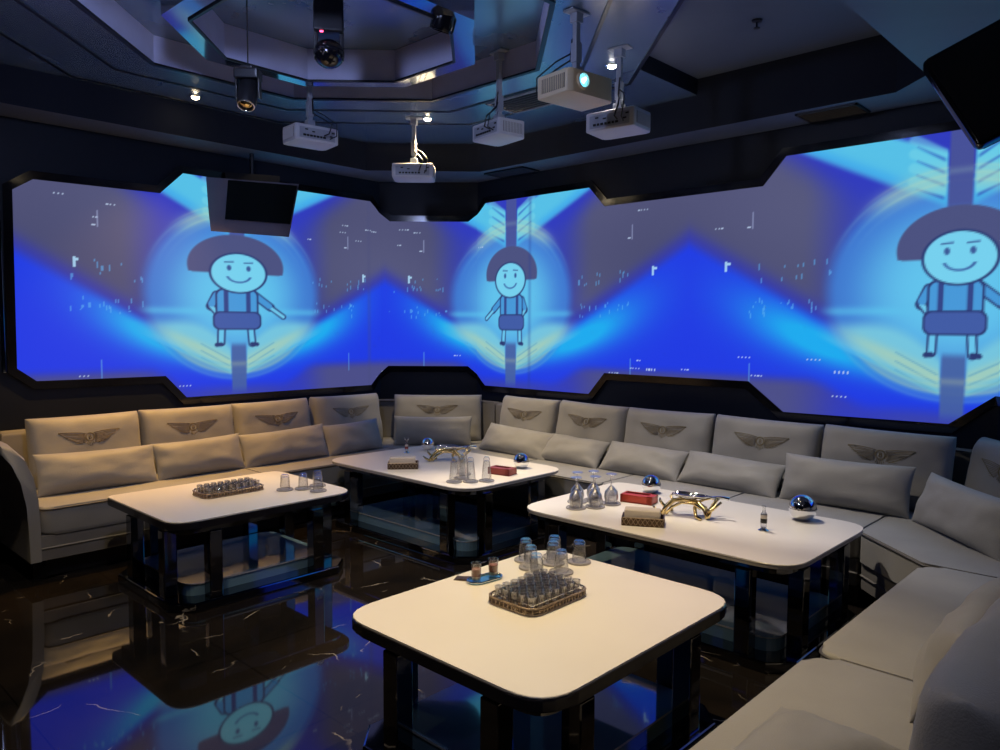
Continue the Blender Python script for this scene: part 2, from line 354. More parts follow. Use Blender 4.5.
def paint(u, z):
    c = np.zeros(u.shape+(3,))+np.array((80, 82, 118.))
    c += ((np.sin(u*3.1)+np.sin(z*5+u))*3)[..., None]
    def over(col, a):
        nonlocal c
        a = np.clip(a, 0, 1)[..., None]; c = c*(1-a)+np.array(col, float)*a
    def shape(d, col, a=1, s=.006): over(col, a*(1-sm(d, -s, s)))
    tile = np.select([u < 4.6, u < 7.77], [0, 1], 2)
    for k, (cx, sx, mir, ul, ur, zl, zr) in enumerate(CX):
        on = (tile == k)
        dx = u-cx; ad = np.abs(dx)
        hw = np.where(dx < 0, cx-ul, ur-cx); a = ad/hw; zp = np.where(dx < 0, zl, zr)
        g = on.astype(float)
        saved = c.copy()
        # deep blue around the beams
        zl1 = 1.10+(zp-1.10)*a
        low = 2.62-(.86-ad)*.50
        over((50, 56, 180), .75*np.exp(-(np.maximum(z-zl1, 0)/.09)**2)*sm(a, .1, .3))
        over((44, 54, 195), .85*np.exp(-(np.maximum(low-z, 0)/.20)**2)*(1-sm(ad-.55-(z-2.4)*1.2, .0, .45)))
        over((48, 60, 190), .75*(1-sm(ad, .55, .95)))
        zb = 1.13-.16*(1-sm(a, .25, .5))
        blue = sm(zl1-z, -.03, .09)*sm(z-zb, -.05, .07)
        over((32, 58, 226), blue)
        over((80, 82, 128), .8*(1-sm(z, 1.07, 1.17))*sm(a, .35, .6))
        zc = 1.07+.72*a
        core = np.exp(-((z-zc)/(.05+.17*a))**2)*np.exp(-((a-.45)/.26)**2)
        over((40, 105, 232), blue*.7*np.exp(-((z-zc-.02)/(.1+.22*a))**2)*np.exp(-((a-.5)/.36)**2))
        over((30, 170, 238), blue*np.clip(core*1.25, 0, 1))
        # halo
        hx = .78 if k != 1 else .72
        r = np.sqrt((dx/hx)**2+((z-1.74)/.70)**2)
        inner = 1-sm(r, .88, 1.05)
        over((62, 128, 215), inner*.80)
        over((100, 200, 238), inner*np.exp(-(r/.70)**4)*.95)
        for rr, aa in ((.985, .22), (.90, .16), (.83, .10)): over((120, 185, 215), aa*np.exp(-((r-rr)/.016)**2)*sm(np.abs(z-1.74), .15, .5))
        over((95, 205, 240), .5*np.exp(-((z-1.60)/.03)**2)*sm(r, .3, .6)*(1-sm(r, .9, 1.1)))
        # upper hands
        low = 2.62-(.86-ad)*.50; up = 2.69-np.maximum(.42-ad, 0)*.42
        hand = sm(z-low, -.03, .05)*(1-sm(z-up, -.02, .03))*sm(ad, .065, .08)*(1-sm(ad, .80, .95)*(z < 2.6))
        hand = hand*(1-sm(ad-.80-(z-2.6)*1.5, 0, .25))
        over((88, 198, 232), hand*.95)
        over((60, 165, 235), hand*.7*np.exp(-((z-low-.03)/.05)**2))
        for q in range(4):
            zf = 2.50-.075*q
            shape(cap(ad, z, .24, zf+.10-.01*q, .085, zf, .004, .011), (50, 95, 190), .85*sm(ad, .075, .1), .008)
            shape(cap(ad, z, .26, zf+.145-.01*q, .085, zf+.035, .030, .024), (118, 212, 232), .55*sm(ad, .07, .085), .012)
        over((166, 206, 190), .60*np.exp(-((r-.93)/.10)**2)*sm(z, 2.12, 2.32)*(1-sm(ad, .35, .7))*sm(ad, .066, .08))
        for rr in (.90, .96, 1.02): over((185, 215, 185), .40*np.exp(-((r-rr)/.012)**2)*.6*sm(z, 2.15, 2.32)*(1-sm(ad, .3, .65)))
        # lower hands
        lo2 = 1.055+.46*ad; th = .10+.18*np.exp(-((ad-.30)/.35)**2)
        hand2 = sm(z-lo2, -.015, .02)*(1-sm(z-lo2-th, -.05, .05))*sm(ad, .065, .08)*(1-sm(ad, .50, .86))
        over((120, 200, 222), hand2*.9)
        over((170, 206, 180), hand2*.75*np.exp(-((z-lo2-.10)/.05)**2)*(1-sm(ad, .3, .9)))
        over((60, 170, 240), hand2*.8*np.exp(-((z-lo2-.01)/.02)**2))
        for q in range(3):
            zf = 1.10+.055*q
            shape(cap(ad, z, .085, zf, .32, zf+.13, .004, .003), (70, 140, 190), .6*sm(ad, .07, .09), .008)
        for rr in (.80, .86, .92): over((188, 212, 170), .30*np.exp(-((r-rr)/.014)**2)*(1-sm(z, 1.2, 1.4)))
        over((150, 195, 180), .4*np.exp(-((r-.88)/.06)**2)*(1-sm(z, 1.22, 1.36)))
        # spine
        sp = (1-sm(ad, .058, .070))
        over((72, 82, 150), sp*sm(z, 2.12, 2.25)*.95); over((70, 96, 160), sp*(1-sm(z, 1.30, 1.36))*sm(z, .9, 1.0)*.92)
        over((130, 150, 160), sp*.55*np.exp(-((z-1.17)/.022)**2)); over((120, 145, 170), sp*.4*np.exp(-((z-2.43)/.02)**2))
        # plain cartoon child: bob of hair, simple smile, shirt, braces, shorts
        x = dx/sx*mir
        ink = (44, 58, 112)
        for ax, az, bx, bz, rr in ((-.12, 1.47, -.125, 1.345, .030), (.09, 1.47, .10, 1.335, .030)):
            shape(cap(x, z, ax, az, bx, bz, rr), ink); shape(cap(x, z, ax, az, bx, bz, rr-.012), (104, 196, 236))
        for ax, bx in ((-.125, -.155), (.10, .135)): shape(cap(x, z, ax, 1.332, bx, 1.328, .016), ink)
        shape(cap(x, z, .12, 1.74, .24, 1.64, .035), ink); shape(cap(x, z, .24, 1.64, .34, 1.56, .024), ink)
        shape(cap(x, z, .23, 1.645, .34, 1.56, .013), (110, 200, 236)); shape(cap(x, z, .12, 1.74, .23, 1.65, .024), (70, 150, 214))
        shape(cap(x, z, -.15, 1.73, -.19, 1.64, .036), ink); shape(cap(x, z, -.19, 1.64, -.12, 1.55, .026), ink)
        shape(cap(x, z, -.19, 1.64, -.12, 1.55, .014), (110, 200, 236)); shape(cap(x, z, -.15, 1.73, -.185, 1.66, .025), (70, 150, 214))
        shape(rbox(x, z, -.005, 1.66, .155, .125, .05), ink); shape(rbox(x, z, -.005, 1.66, .142, .113, .045), (72, 152, 216))
        for bx in (-.085, .075): shape(rbox(x, z, bx, 1.67, .016, .12, .004), (52, 70, 135))
        shape(rbox(x, z, -.005, 1.525, .175, .075, .05), ink); shape(rbox(x, z, -.005, 1.525, .163, .064, .045), (66, 92, 165))
        hair = np.minimum(np.maximum(ell(x, z, 0, 1.97, .345, .255), 1.915-z), rbox(x, z, 0, 1.98, .335, .07, .03))
        shape(hair, (76, 82, 128)); 
        f = ell(x, z, .01, 1.915, .195, .155); fc = np.maximum(f, z-2.07)
        shape(fc-.013, ink); shape(fc, (118, 208, 238))
        for ex in (-.06, .08): shape(ell(x, z, ex, 1.955, .016, .022), (60, 90, 150))
        for ex in (-.06, .08): shape(cap(x, z, ex-.03, 2.0, ex+.03, 2.005, .005), (60, 90, 150))
        sml = np.maximum(np.abs(ell(x, z, .01, 1.90, .085, .06))-.006, z-1.885); shape(sml, (60, 95, 160))
        c = np.where(on[..., None], c, saved)
    # seams where the three projected pictures meet
    over((70, 75, 120), .25*np.exp(-((u-4.41)/.02)**2)); over((40, 60, 140), .28*np.exp(-((u-6.17)/.018)**2))
    # sparkles: rows of dots and short dashes
    rs = np.random.RandomState(3)
    def dot(uu, zz, w, h, col=(190, 210, 240), a=.9): 
        over(col, a*(np.abs(u-uu) < w)*(np.abs(z-zz) < h))
    for k, (cx, sx, mir, ul, ur, zl, zr) in enumerate(CX):
        for s in (-1, 1):
            hw = (cx-ul) if s < 0 else (ur-cx)
            for q in range(7):
                uu = cx+s*hw*rs.uniform(.3, .98); zz = rs.choice([rs.uniform(2.2, 2.42), rs.uniform(1.0, 1.3)])
                for w in range(rs.randint(2, 5)): dot(uu+w*.026, zz, .0055, .0048)
            for q in range(30):
                ad_ = rs.uniform(.72, 1.30); zz = rs.choice([1.60, 1.66, 1.84, 1.92])+rs.uniform(-.03, .03)
                dot(cx+s*ad_, zz, .0048, rs.uniform(.006, .022), (95, 175, 240), .6)
            dot(cx+s*hw*.83, 1.93, .010, .035, (170, 215, 245)); dot(cx+s*hw*.83+.02, 1.95, .012, .012, (170, 215, 245))
            dot(cx+s*hw*.72, 2.25, .003, .06, (150, 160, 200), .7); dot(cx+s*hw*.72-.03, 2.2, .014, .005)
            dot(cx+s*hw*.72, 1.15, .003, .08, (90, 150, 220), .7)
    return np.clip(c, 0, 255)
def inpoly(u, z, P):
    r = np.zeros(u.shape, bool); n = len(P)
    for i in range(n):
        (x0, y0), (x1, y1) = P[i], P[(i+1) % n]
        if y0 == y1: continue
        cnd = ((y0 > z) != (y1 > z)) & (u < (x1-x0)*(z-y0)/(y1-y0)+x0); r ^= cnd
    return r
def screen_material():
    m = bpy.data.materials.new('projected_picture'); m.use_nodes = True; nt = m.node_tree; b = nt.nodes['Principled BSDF']
    a = nt.nodes.new('ShaderNodeVertexColor'); a.layer_name = 'picture'
    b.inputs['Base Color'].default_value = (.008, .008, .010, 1); b.inputs['Roughness'].default_value = .8; b.inputs['Specular IOR Level'].default_value = .1
    nt.links.new(a.outputs['Color'], b.inputs['Emission Color']); b.inputs['Emission Strength'].default_value = 1.0
    return m
M['screen'] = screen_material()
scr = empty('projection_screen', (-3.5, 5.0, .9), 0, 'continuous notched projection screen glowing blue, wrapping the left wall, corner and back wall', 'projection screen')
STEP = .0092
def screen_panel(ua, ub):
    nu = int(round((ub-ua)/STEP)); nz = int(round(1.80/STEP))
    us = np.linspace(ua, ub, nu+1); zs = np.linspace(.89, 2.69, nz+1)
    Ug, Zg = np.meshgrid(us, zs, indexing='ij')
    pts = np.array([fold(min(max(float(q), ua+1e-6), ub-1e-6), 0, .012) for q in us])
    X = np.repeat(pts[:, 0], nz+1); Y = np.repeat(pts[:, 1], nz+1); Z = np.tile(zs, nu+1)
    idx = np.arange((nu+1)*(nz+1)).reshape(nu+1, nz+1)
    q = np.stack([idx[:-1, :-1], idx[1:, :-1], idx[1:, 1:], idx[:-1, 1:]], -1).reshape(-1, 4)
    cu = (Ug[:-1, :-1]+STEP/2).ravel(); cz = (Zg[:-1, :-1]+STEP/2).ravel()
    keep = np.zeros(cu.shape, bool)
    for ou, oz in ((0, 0), (.012, 0), (-.012, 0), (0, .012), (0, -.012)): keep |= inpoly(cu+ou, cz+oz, SCR)
    q = q[keep]
    used = np.unique(q); remap = -np.ones(len(X), int); remap[used] = np.arange(len(used)); q = remap[q]
    me = bpy.data.meshes.new('screen_panel')
    me.vertices.add(len(used)); me.vertices.foreach_set('co', np.stack([X[used], Y[used], Z[used]], -1).astype(np.float32).ravel())
    me.loops.add(q.size); me.loops.foreach_set('vertex_index', q.ravel().astype(np.int32))
    me.polygons.add(len(q)); me.polygons.foreach_set('loop_start', np.arange(0, q.size, 4, dtype=np.int32)); me.polygons.foreach_set('loop_total', np.full(len(q), 4, np.int32))
    me.update(calc_edges=True)
    col = paint(Ug, Zg).reshape(-1, 3)[used]/255.0
    col = np.where(col <= .04045, col/12.92, ((col+.055)/1.055)**2.4)
    at_ = me.color_attributes.new('picture', 'FLOAT_COLOR', 'POINT')
    at_.data.foreach_set('color', np.concatenate([col, np.ones((len(col), 1))], 1).astype(np.float32).ravel())
    o = link('screen_panel', me, 'screen'); o.parent = scr; o.matrix_parent_inverse = Matrix.Translation(-scr.location)
for a_, b_ in ((1.47, U1), (U1, U2), (U2, U3), (U3, 11.18)): screen_panel(a_, b_)
# frame ring around the notched outline, creased at the folds
def frame_ring(w_out, off0, off1, name, m):
    P = []; n = len(SCR); cxm = None
    for i in range(n):
        a = Vector(SCR[i]); b = Vector(SCR[(i+1) % n]); P.append((a, i))
    def nrm(a, b):
        d = (b-a).normalized(); return Vector((-d.y, d.x))   # outline runs clockwise: left normal is outward
    outer = []
    for i in range(n):
        p0, p1, p2 = Vector(SCR[i-1]), Vector(SCR[i]), Vector(SCR[(i+1) % n])
        n1, n2 = nrm(p0, p1), nrm(p1, p2); mm = (n1+n2).normalized(); outer.append(p1+mm*(w_out/max(.35, mm.dot(n1))))
    I_, O_ = [], []
    for i in range(n):
        a, b = Vector(SCR[i]), Vector(SCR[(i+1) % n]); A, B = outer[i], outer[(i+1) % n]
        ts = [0.0]
        for U in (U1, U2, U3):
            if (a.x-U)*(b.x-U) < -1e-9: ts.append((U-a.x)/(b.x-a.x))
        for t in sorted(ts):
            pi = a.lerp(b, t); po = A.lerp(B, t)
            if t > 0:
                U = min((U1, U2, U3), key=lambda q: abs(q-pi.x)); po = Vector((U, po.y)); pi = Vector((U, pi.y))
            I_.append(pi); O_.append(po)
    bm = bmesh.new(); V = []
    for p, q in zip(I_, O_):
        V.append([bm.verts.new(fold(p.x, p.y, off0)), bm.verts.new(fold(q.x, q.y, off0)), bm.verts.new(fold(q.x, q.y, off1)), bm.verts.new(fold(p.x, p.y, off1))])
    for i in range(len(V)):
        A, B = V[i], V[(i+1) % len(V)]
        for k in range(4): bm.faces.new((A[k], B[k], B[(k+1) % 4], A[(k+1) % 4]))
    o = fin(name, bm, m); o.parent = scr; o.matrix_parent_inverse = Matrix.Translation(-scr.location)
frame_ring(.055, .002, .022, 'frame', 'frame')
# upright polished trims at the near end of the screen
bm = bmesh.new(); box(bm, -5.885, 1.40, 1.79, .025, .022, 1.25, bev=.004); struct(fin('trim_6', bm, 'steel'))
bm = bmesh.new(); box(bm, -5.885, 1.33, 1.79, .03, .05, 1.35, bev=.004); struct(fin('trim_7', bm, 'frame'))

# ------------------------------------------------------------------ sofas
def inset_poly(poly, d):
    out = []; n = len(poly); ar = sum(poly[i][0]*poly[(i+1) % n][1]-poly[(i+1) % n][0]*poly[i][1] for i in range(n))
    s = 1 if ar > 0 else -1
    for i in range(n):
        p0, p1, p2 = Vector(poly[i-1]), Vector(poly[i]), Vector(poly[(i+1) % n])
        d1 = (p1-p0).normalized(); d2 = (p2-p1).normalized()
        n1 = Vector((-d1.y, d1.x))*s; n2 = Vector((-d2.y, d2.x))*s; mm = (n1+n2).normalized()
        q = p1+mm*(d/max(.3, mm.dot(n1))); out.append((q.x, q.y))
    return out
def seat(poly, rad, parent, z0=.26, z1=.425):
    P = rounded(poly, rad)
    bm = bmesh.new(); prism(bm, inset_poly(P, .004), z0, z1, bev=.022, segs=4)
    fin('seat_cushion', bm, 'fabric', parent, auto=.9)
    bm = bmesh.new(); Q = inset_poly(P, .004)
    tube(bm, [(x, y, z1-.014) for x, y in Q], .0055, 6, closed=True)
    fin('piping', bm, 'piping', parent, smooth=True)
def sofa_base(poly, parent, rad=.02):
    P = rounded(poly, rad)
    bm = bmesh.new(); prism(bm, inset_poly(P, .012), .115, .258, bev=.012)
    # stitched welt halfway down the front
    tube(bm, [(x, y, .185) for x, y in inset_poly(P, .010)], .006, 6, closed=True)
    fin('base', bm, 'fabric_dark', parent, auto=.6)
    bm = bmesh.new(); prism(bm, inset_poly(P, .08), .0, .117); fin('plinth', bm, 'black', parent)
def backrest(poly, parent, z1=.78):
    bm = bmesh.new(); prism(bm, poly, .258, z1, bev=.03, segs=4); fin('backrest', bm, 'fabric_dark', parent, auto=.9)
def sofa(label, base_poly, seats, back_poly, rads=None, group='sections of the long wraparound sofa'):
    e = empty('sofa_section', (0, 0, 0), 0, label, 'sofa', group)
    sofa_base(base_poly, e)
    for i, s in enumerate(seats): seat(s, (rads[i] if rads else .05), e)
    backrest(back_poly, e)
    return e
FX, FY, RX = -4.90, 4.19, -.93
WXL, WYB, WXR = -5.885, 5.185, .10
# left run with the flared arm
sL = sofa('beige sofa section along the left wall with a flared arm at its near end', rect(WXL, FX, 1.27, 4.10),
          [rect(WXL+.12, FX, 1.325, 2.76), rect(WXL+.12, FX, 2.765, 4.10)], rect(WXL, WXL+.13, 1.34, 4.10), [[.03, .07, .05, .03], [.03, .05, .02, .03]])
# flared arm: a profile swept along x, leaning outward at the top
bm = bmesh.new()
prof_o = [(1.262, .115), (1.258, .30), (1.250, .45), (1.222, .60), (1.175, .72), (1.125, .79)]
prof_i = [(1.135, .825), (1.190, .81), (1.250, .74), (1.295, .62), (1.318, .48), (1.325, .30), (1.325, .115)]
ring = prof_o+prof_i; xs = [FX+.005, FX-.02, FX-.10, FX-.30, FX-.60, WXL+.02]; secs = []
for i, x in enumerate(xs):
    sc = 1.0 if i > 1 else (.90 if i == 0 else .97)
    yc, zc_ = 1.25, .42
    lift = -.10*max(0, (1-i/2.5))**1.5
    secs.append([bm.verts.new((x, yc+(y-yc)*sc, z if z < .12 else z*(1 if z < .4 else 1+lift*(z-.4)))) for y, z in ring])
for A, B in zip(secs, secs[1:]):
    for k in range(len(ring)): bm.faces.new((A[k], A[(k+1) % len(ring)], B[(k+1) % len(ring)], B[k]))
bm.faces.new(secs[0]); bm.faces.new(secs[-1][::-1])
bmesh.ops.bevel(bm, geom=[e for e in bm.edges if e.calc_face_angle(0) > .9], offset=.012, segments=2, affect='EDGES')
fin('armrest', bm, 'fabric', sL, auto=1.1)
# left corner wedge
cl = [(WXL, 4.105), (FX, 4.105), (-4.84, FY), (-4.84, WYB-.005), (-5.21, WYB-.005), (WXL, 4.54)]
sofa('small beige wedge-shaped sofa corner behind the far table', cl, [[(-5.74, 4.11), (FX, 4.105), (-4.845, FY-.02), (-4.845, 5.05), (-5.15, 5.03), (-5.74, 4.47)]],
     [(WXL, 4.11), (WXL+.11, 4.11), (WXL+.11, 4.44), (-5.15, 5.06), (-4.85, 5.06), (-4.85, WYB-.005), (-5.21, WYB-.005), (WXL, 4.54)], [.02])
sofa('beige sofa section on the left half of the back wall', rect(-4.835, -3.02, FY, WYB), [rect(-4.835, -3.93, FY, WYB-.11), rect(-3.925, -3.02, FY, WYB-.11)], rect(-4.835, -3.02, WYB-.12, WYB), [.03, .03])
sofa('beige sofa section on the right half of the back wall', rect(-3.015, -1.33, FY, WYB), [rect(-3.015, -2.18, FY, WYB-.11), rect(-2.175, -1.33, FY, WYB-.11)], rect(-3.015, -1.33, WYB-.12, WYB), [.03, [.03, .05, .03, .03]])
cr = [(-1.325, FY-.01), (RX, 3.80), (WXR, 3.80), (WXR, 4.14), (-.94, WYB), (-1.325, WYB)]
sofa('beige sofa corner wedge on the right with an angled front', cr, [[(-1.325, FY-.02), (RX, 3.80), (WXR-.11, 3.80), (WXR-.11, 4.12), (-1.0, WYB-.12), (-1.325, WYB-.12)]],
     [(WXR, 3.81), (WXR, 4.14), (-.94, WYB), (-1.32, WYB), (-1.32, WYB-.12), (-.99, WYB-.12), (WXR-.12, 4.09), (WXR-.12, 3.81)], [[.06, .06, .02, .02, .02, .02]])
sofa('beige sofa section on the right side beside the corner wedge', rect(RX, WXR, 2.50, 3.795), [rect(RX, WXR-.11, 2.50, 3.795)], rect(WXR-.12, WXR, 2.50, 3.79), [[.09, .02, .02, .09]])
sofa('beige sofa section on the right side nearest the viewer', rect(RX, WXR, 1.20, 2.495), [rect(RX, WXR-.11, 1.20, 2.495)], rect(WXR-.12, WXR, 1.20, 2.49), [[.09, .02, .02, .09]])

# cushions: local x = width, z = height, y = thickness (front is -y); origin at bottom centre
def csurf(u, v, w, h, t, box_, seed):
    k = 8 if box_ else 3.2; e = .42 if box_ else .62
    th = (max(0, 1-abs(u)**k)*max(0, 1-abs(v)**k))**e
    th = t/2*th
    px = u*w/2*(1-.035*(1-u*u)*0-.03*(1-v*v)*(0 if box_ else 1)-.008*(1-v*v)); pz = v*h/2*(1-(.07 if not box_ else .02)*(1-u*u))
    nn = noise.noise(Vector((u*2.2+seed*7.3, v*1.7+seed, seed)))*.012+noise.noise(Vector((u*6+seed*3.1, v*7-u*3, seed*1.7)))*.0035
    return px, pz+h/2, th, nn*min(1, th/(t*.25))
def cushion(name, w, h, t, box_, seed):
    nu_, nv = 34, 20; bm = bmesh.new()
    def warp(q): return math.copysign(1-(1-abs(q))**1.6, q)
    G = []
    for s in (-1, 1):
        g = []
        for i in range(nu_+1):
            row = []
            for j in range(nv+1):
                u = warp(-1+2*i/nu_); v = warp(-1+2*j/nv); px, pz, th, nn = csurf(u, v, w, h, t, box_, seed)
                if s == 1 and (i in (0, nu_) or j in (0, nv)): row.append(G[0][i][j])
                else: row.append(bm.verts.new((px, s*(th+nn), pz)))
            g.append(row)
        G.append(g)
    for s in (0, 1):
        g = G[s]
        for i in range(nu_):
            for j in range(nv):
                bm.faces.new((g[i][j], g[i+1][j], g[i+1][j+1], g[i][j+1]))
    bmesh.ops.recalc_face_normals(bm, faces=bm.faces)
    me = bpy.data.meshes.new(name); bm.to_mesh(me); bm.free()
    return me
def emblem_mesh(w, h, t, seed):
    bm = bmesh.new()
    def S(x, z):   # x metres from centre, z metres above emblem centre
        u = x/(w/2); zz = z+h*.66; v = (zz-h/2)/(h/2); _, _, th, nn = csurf(u, v, w, h, t, True, seed); return (x, -(th+nn)-.0015, zz)
    r = .0016
    for s in (-1, 1):
        for k in range(8):            # feathers, longest on top
            L = .165-.0135*k; z0 = .018-.0075*k
            tube(bm, [S(s*(.030+L*q/6*1.0), z0+(.012-.002*k)*math.sin(q/6*1.6)+(.004 if k < 2 else -.001)*q/6) for q in range(7)], [r*1.1]*5+[r*.8, r*.3], 5)
        tube(bm, [S(s*.024, .026), S(s*.08, .036), S(s*.14, .040), S(s*.19, .040)], r*1.2, 5)
        tube(bm, [S(s*.19, .040), S(s*.15, .010), S(s*.10, -.020), S(s*.05, -.042)], r, 5)
    for rad in (.029, .024): tube(bm, [S(rad*math.cos(a*PI/12), rad*math.sin(a*PI/12)) for a in range(24)], r*1.1, 5, closed=True)
    # tail feathers
    for k in range(-2, 3): tube(bm, [S(k*.008, -.029), S(k*.012, -.062+abs(k)*.007)], r, 5)
    # letter in the ring
    def bl(P): tube(bm, [S(x, z) for x, z in P], .0022, 5)
    bl([(-.006, -.012), (-.006, .012)])
    bl([(-.006, .012), (.003, .012), (.007, .009), (.007, .004), (.003, .0005), (-.006, .0005)])
    bl([(.003, .0005), (.009, -.003), (.009, -.009), (.004, -.012), (-.006, -.012)])
    bmesh.ops.recalc_face_normals(bm, faces=bm.faces)
    me = bpy.data.meshes.new('emblem'); bm.to_mesh(me); bm.free(); return me
def place_cushion(name, me, m, foot, along, lean, label, cat, group, roll=0):
    """foot = bottom centre; along = direction of the width (viewer sees front facing -y of the frame); lean back in radians"""
    o = link(name, me.copy() if me.users else me, m, smooth=True)
    X = Vector((along[0], along[1], 0)).normalized(); Zv = Vector((0, 0, 1)); Y = Zv.cross(X)
    R = Matrix((X, Y, Zv)).transposed().to_4x4()
    o.matrix_world = Matrix.Translation(foot) @ R @ Matrix.Rotation(-lean, 4, 'X') @ Matrix.Rotation(roll, 4, 'Y')
    tag(o, label, cat, group); return o
BG = 'back cushions with gold wing emblems'; LG = 'plain lumbar pillows on the sofa'
bh, bt = .47, .17
ZS = .425
def back_cushion(cx, cy, along, w, where, seed, h=bh, lean=.20, roll=0):
    me = cushion('back_cushion', w, h, bt, True, seed)
    o = place_cushion('back_cushion', me, 'fabric', (cx, cy, ZS-.012), along, lean, 'taupe back cushion with gold winged emblem, '+where, 'cushion', BG, roll)
    em = link('emblem', emblem_mesh(w, h, bt, seed), 'gold_thread', smooth=True); em.parent = o
    return o
ys = [(1.45, 2.135), (2.16, 2.84), (2.87, 3.53), (3.58, 4.26)]
wl = ['first from the armrest on the left wall', 'second from the armrest on the left wall', 'third from the armrest on the left wall', 'last on the left wall before the corner']
for i, (a, b) in enumerate(ys):
    back_cushion(-5.52, (a+b)/2, (0, 1), b-a+.02, wl[i], i+1, roll=(.0, .01, -.005, .01)[i])
back_cushion(-5.24, 4.70, (.68, .65), .82, 'alone across the angled left corner', 5, h=.44)
xb = [(-4.60, -3.99), (-3.96, -3.31), (-3.28, -2.58), (-2.55, -1.83), (-1.80, -1.08)]
wb = ['leftmost on the back wall', 'second from the left on the back wall', 'third on the back wall, above the goblets', 'fourth on the back wall, above the gold ornament', 'rightmost on the back wall, above the vial']
for i, (a, b) in enumerate(xb):
    back_cushion((a+b)/2, 4.86, (1, 0), b-a+.02, wb[i], i+6, roll=(0, .015, -.01, .01, .01)[i], lean=.22)
s2 = math.sqrt(.5)
back_cushion(-.78, 4.75, (s2, -s2), .66, 'on the angled right corner at the picture edge', 12)
# lumbar pillows
lh, lt = .27, .15
def lumbar(cx, cy, along, w, where, seed, lean=.45, roll=0, h=lh, z=ZS, t=lt):
    me = cushion('lumbar_pillow', w, h, t, False, seed)
    return place_cushion('lumbar_pillow', me, 'fabric', (cx, cy, z-.004), along, lean, 'plain taupe lumbar pillow '+where, 'pillow', LG, roll)
for i, ((a, b), wh, rl) in enumerate(zip([(1.40, 2.12), (2.13, 2.76), (2.77, 3.50), (3.50, 4.05)], ['against the first left-wall cushion by the armrest', 'against the second left-wall cushion', 'against the third left-wall cushion', 'against the fourth left-wall cushion, before the corner'], (-.02, .02, .03, .03))):
    lumbar(-5.22, (a+b)/2, (0, 1), b-a+.02, wh, 20+i, roll=-rl, lean=.35)
lumbar(-5.04, 4.46, (.68, .65), .70, 'on the angled left corner behind the far table', 25, lean=.3)
for i, ((a, b), wh, rl, ln) in enumerate(zip([(-4.60, -3.86), (-3.92, -3.36), (-3.32, -2.68), (-2.66, -1.98), (-1.94, -1.22)],
        ['leftmost on the back wall, behind the steel ball', 'on the back wall behind the tall tumblers', 'on the back wall behind the goblets', 'on the back wall behind the gold ornament', 'on the back wall behind the labelled vial'], (.04, .03, .02, .03, -.01), (.62, .75, .72, .72, .35))):
    lumbar((a+b)/2, 4.60 if i < 4 else 4.62, (1, 0), b-a+.03, wh, 30+i, roll=rl, lean=ln, h=.26 if i < 4 else .30)
lumbar(-.93, 4.33, (s2, -s2), .74, 'on the angled right corner wedge', 36, lean=.35, h=.29, roll=.02)
# near right: large plain cushions and pillows on the side run
for (cx, cy, wh, sd, ln) in ((-.30, 3.32, 'on the right side run beside the corner wedge', 41, .18), (-.31, 2.56, 'on the right side run behind the leaning pillow', 42, .20), (-.345, 1.80, 'on the right side run, lowest in the view', 43, .16)):
    place_cushion('back_cushion', cushion('back_cushion', .75, .47, .19, True, sd), 'fabric', (cx, cy, ZS-.012), (0, -1), ln, 'plain taupe back cushion '+wh, 'cushion', 'plain back cushions on the right run')
lumbar(-.56, 2.60, (0, -1), .76, 'leaning on the right side run, at the right picture edge', 45, lean=.42, h=.30, t=.16)
o = lumbar(-.50, 1.42, (0, -1), .66, 'lying flat on the right side run, bottom edge of the picture', 46, lean=0, h=.30, t=.14)
o.matrix_world = Matrix.Translation((-.80, 1.62, ZS+.060)) @ Matrix.Rotation(-PI/2, 4, 'Z') @ Matrix.Rotation(-PI/2, 4, 'X')

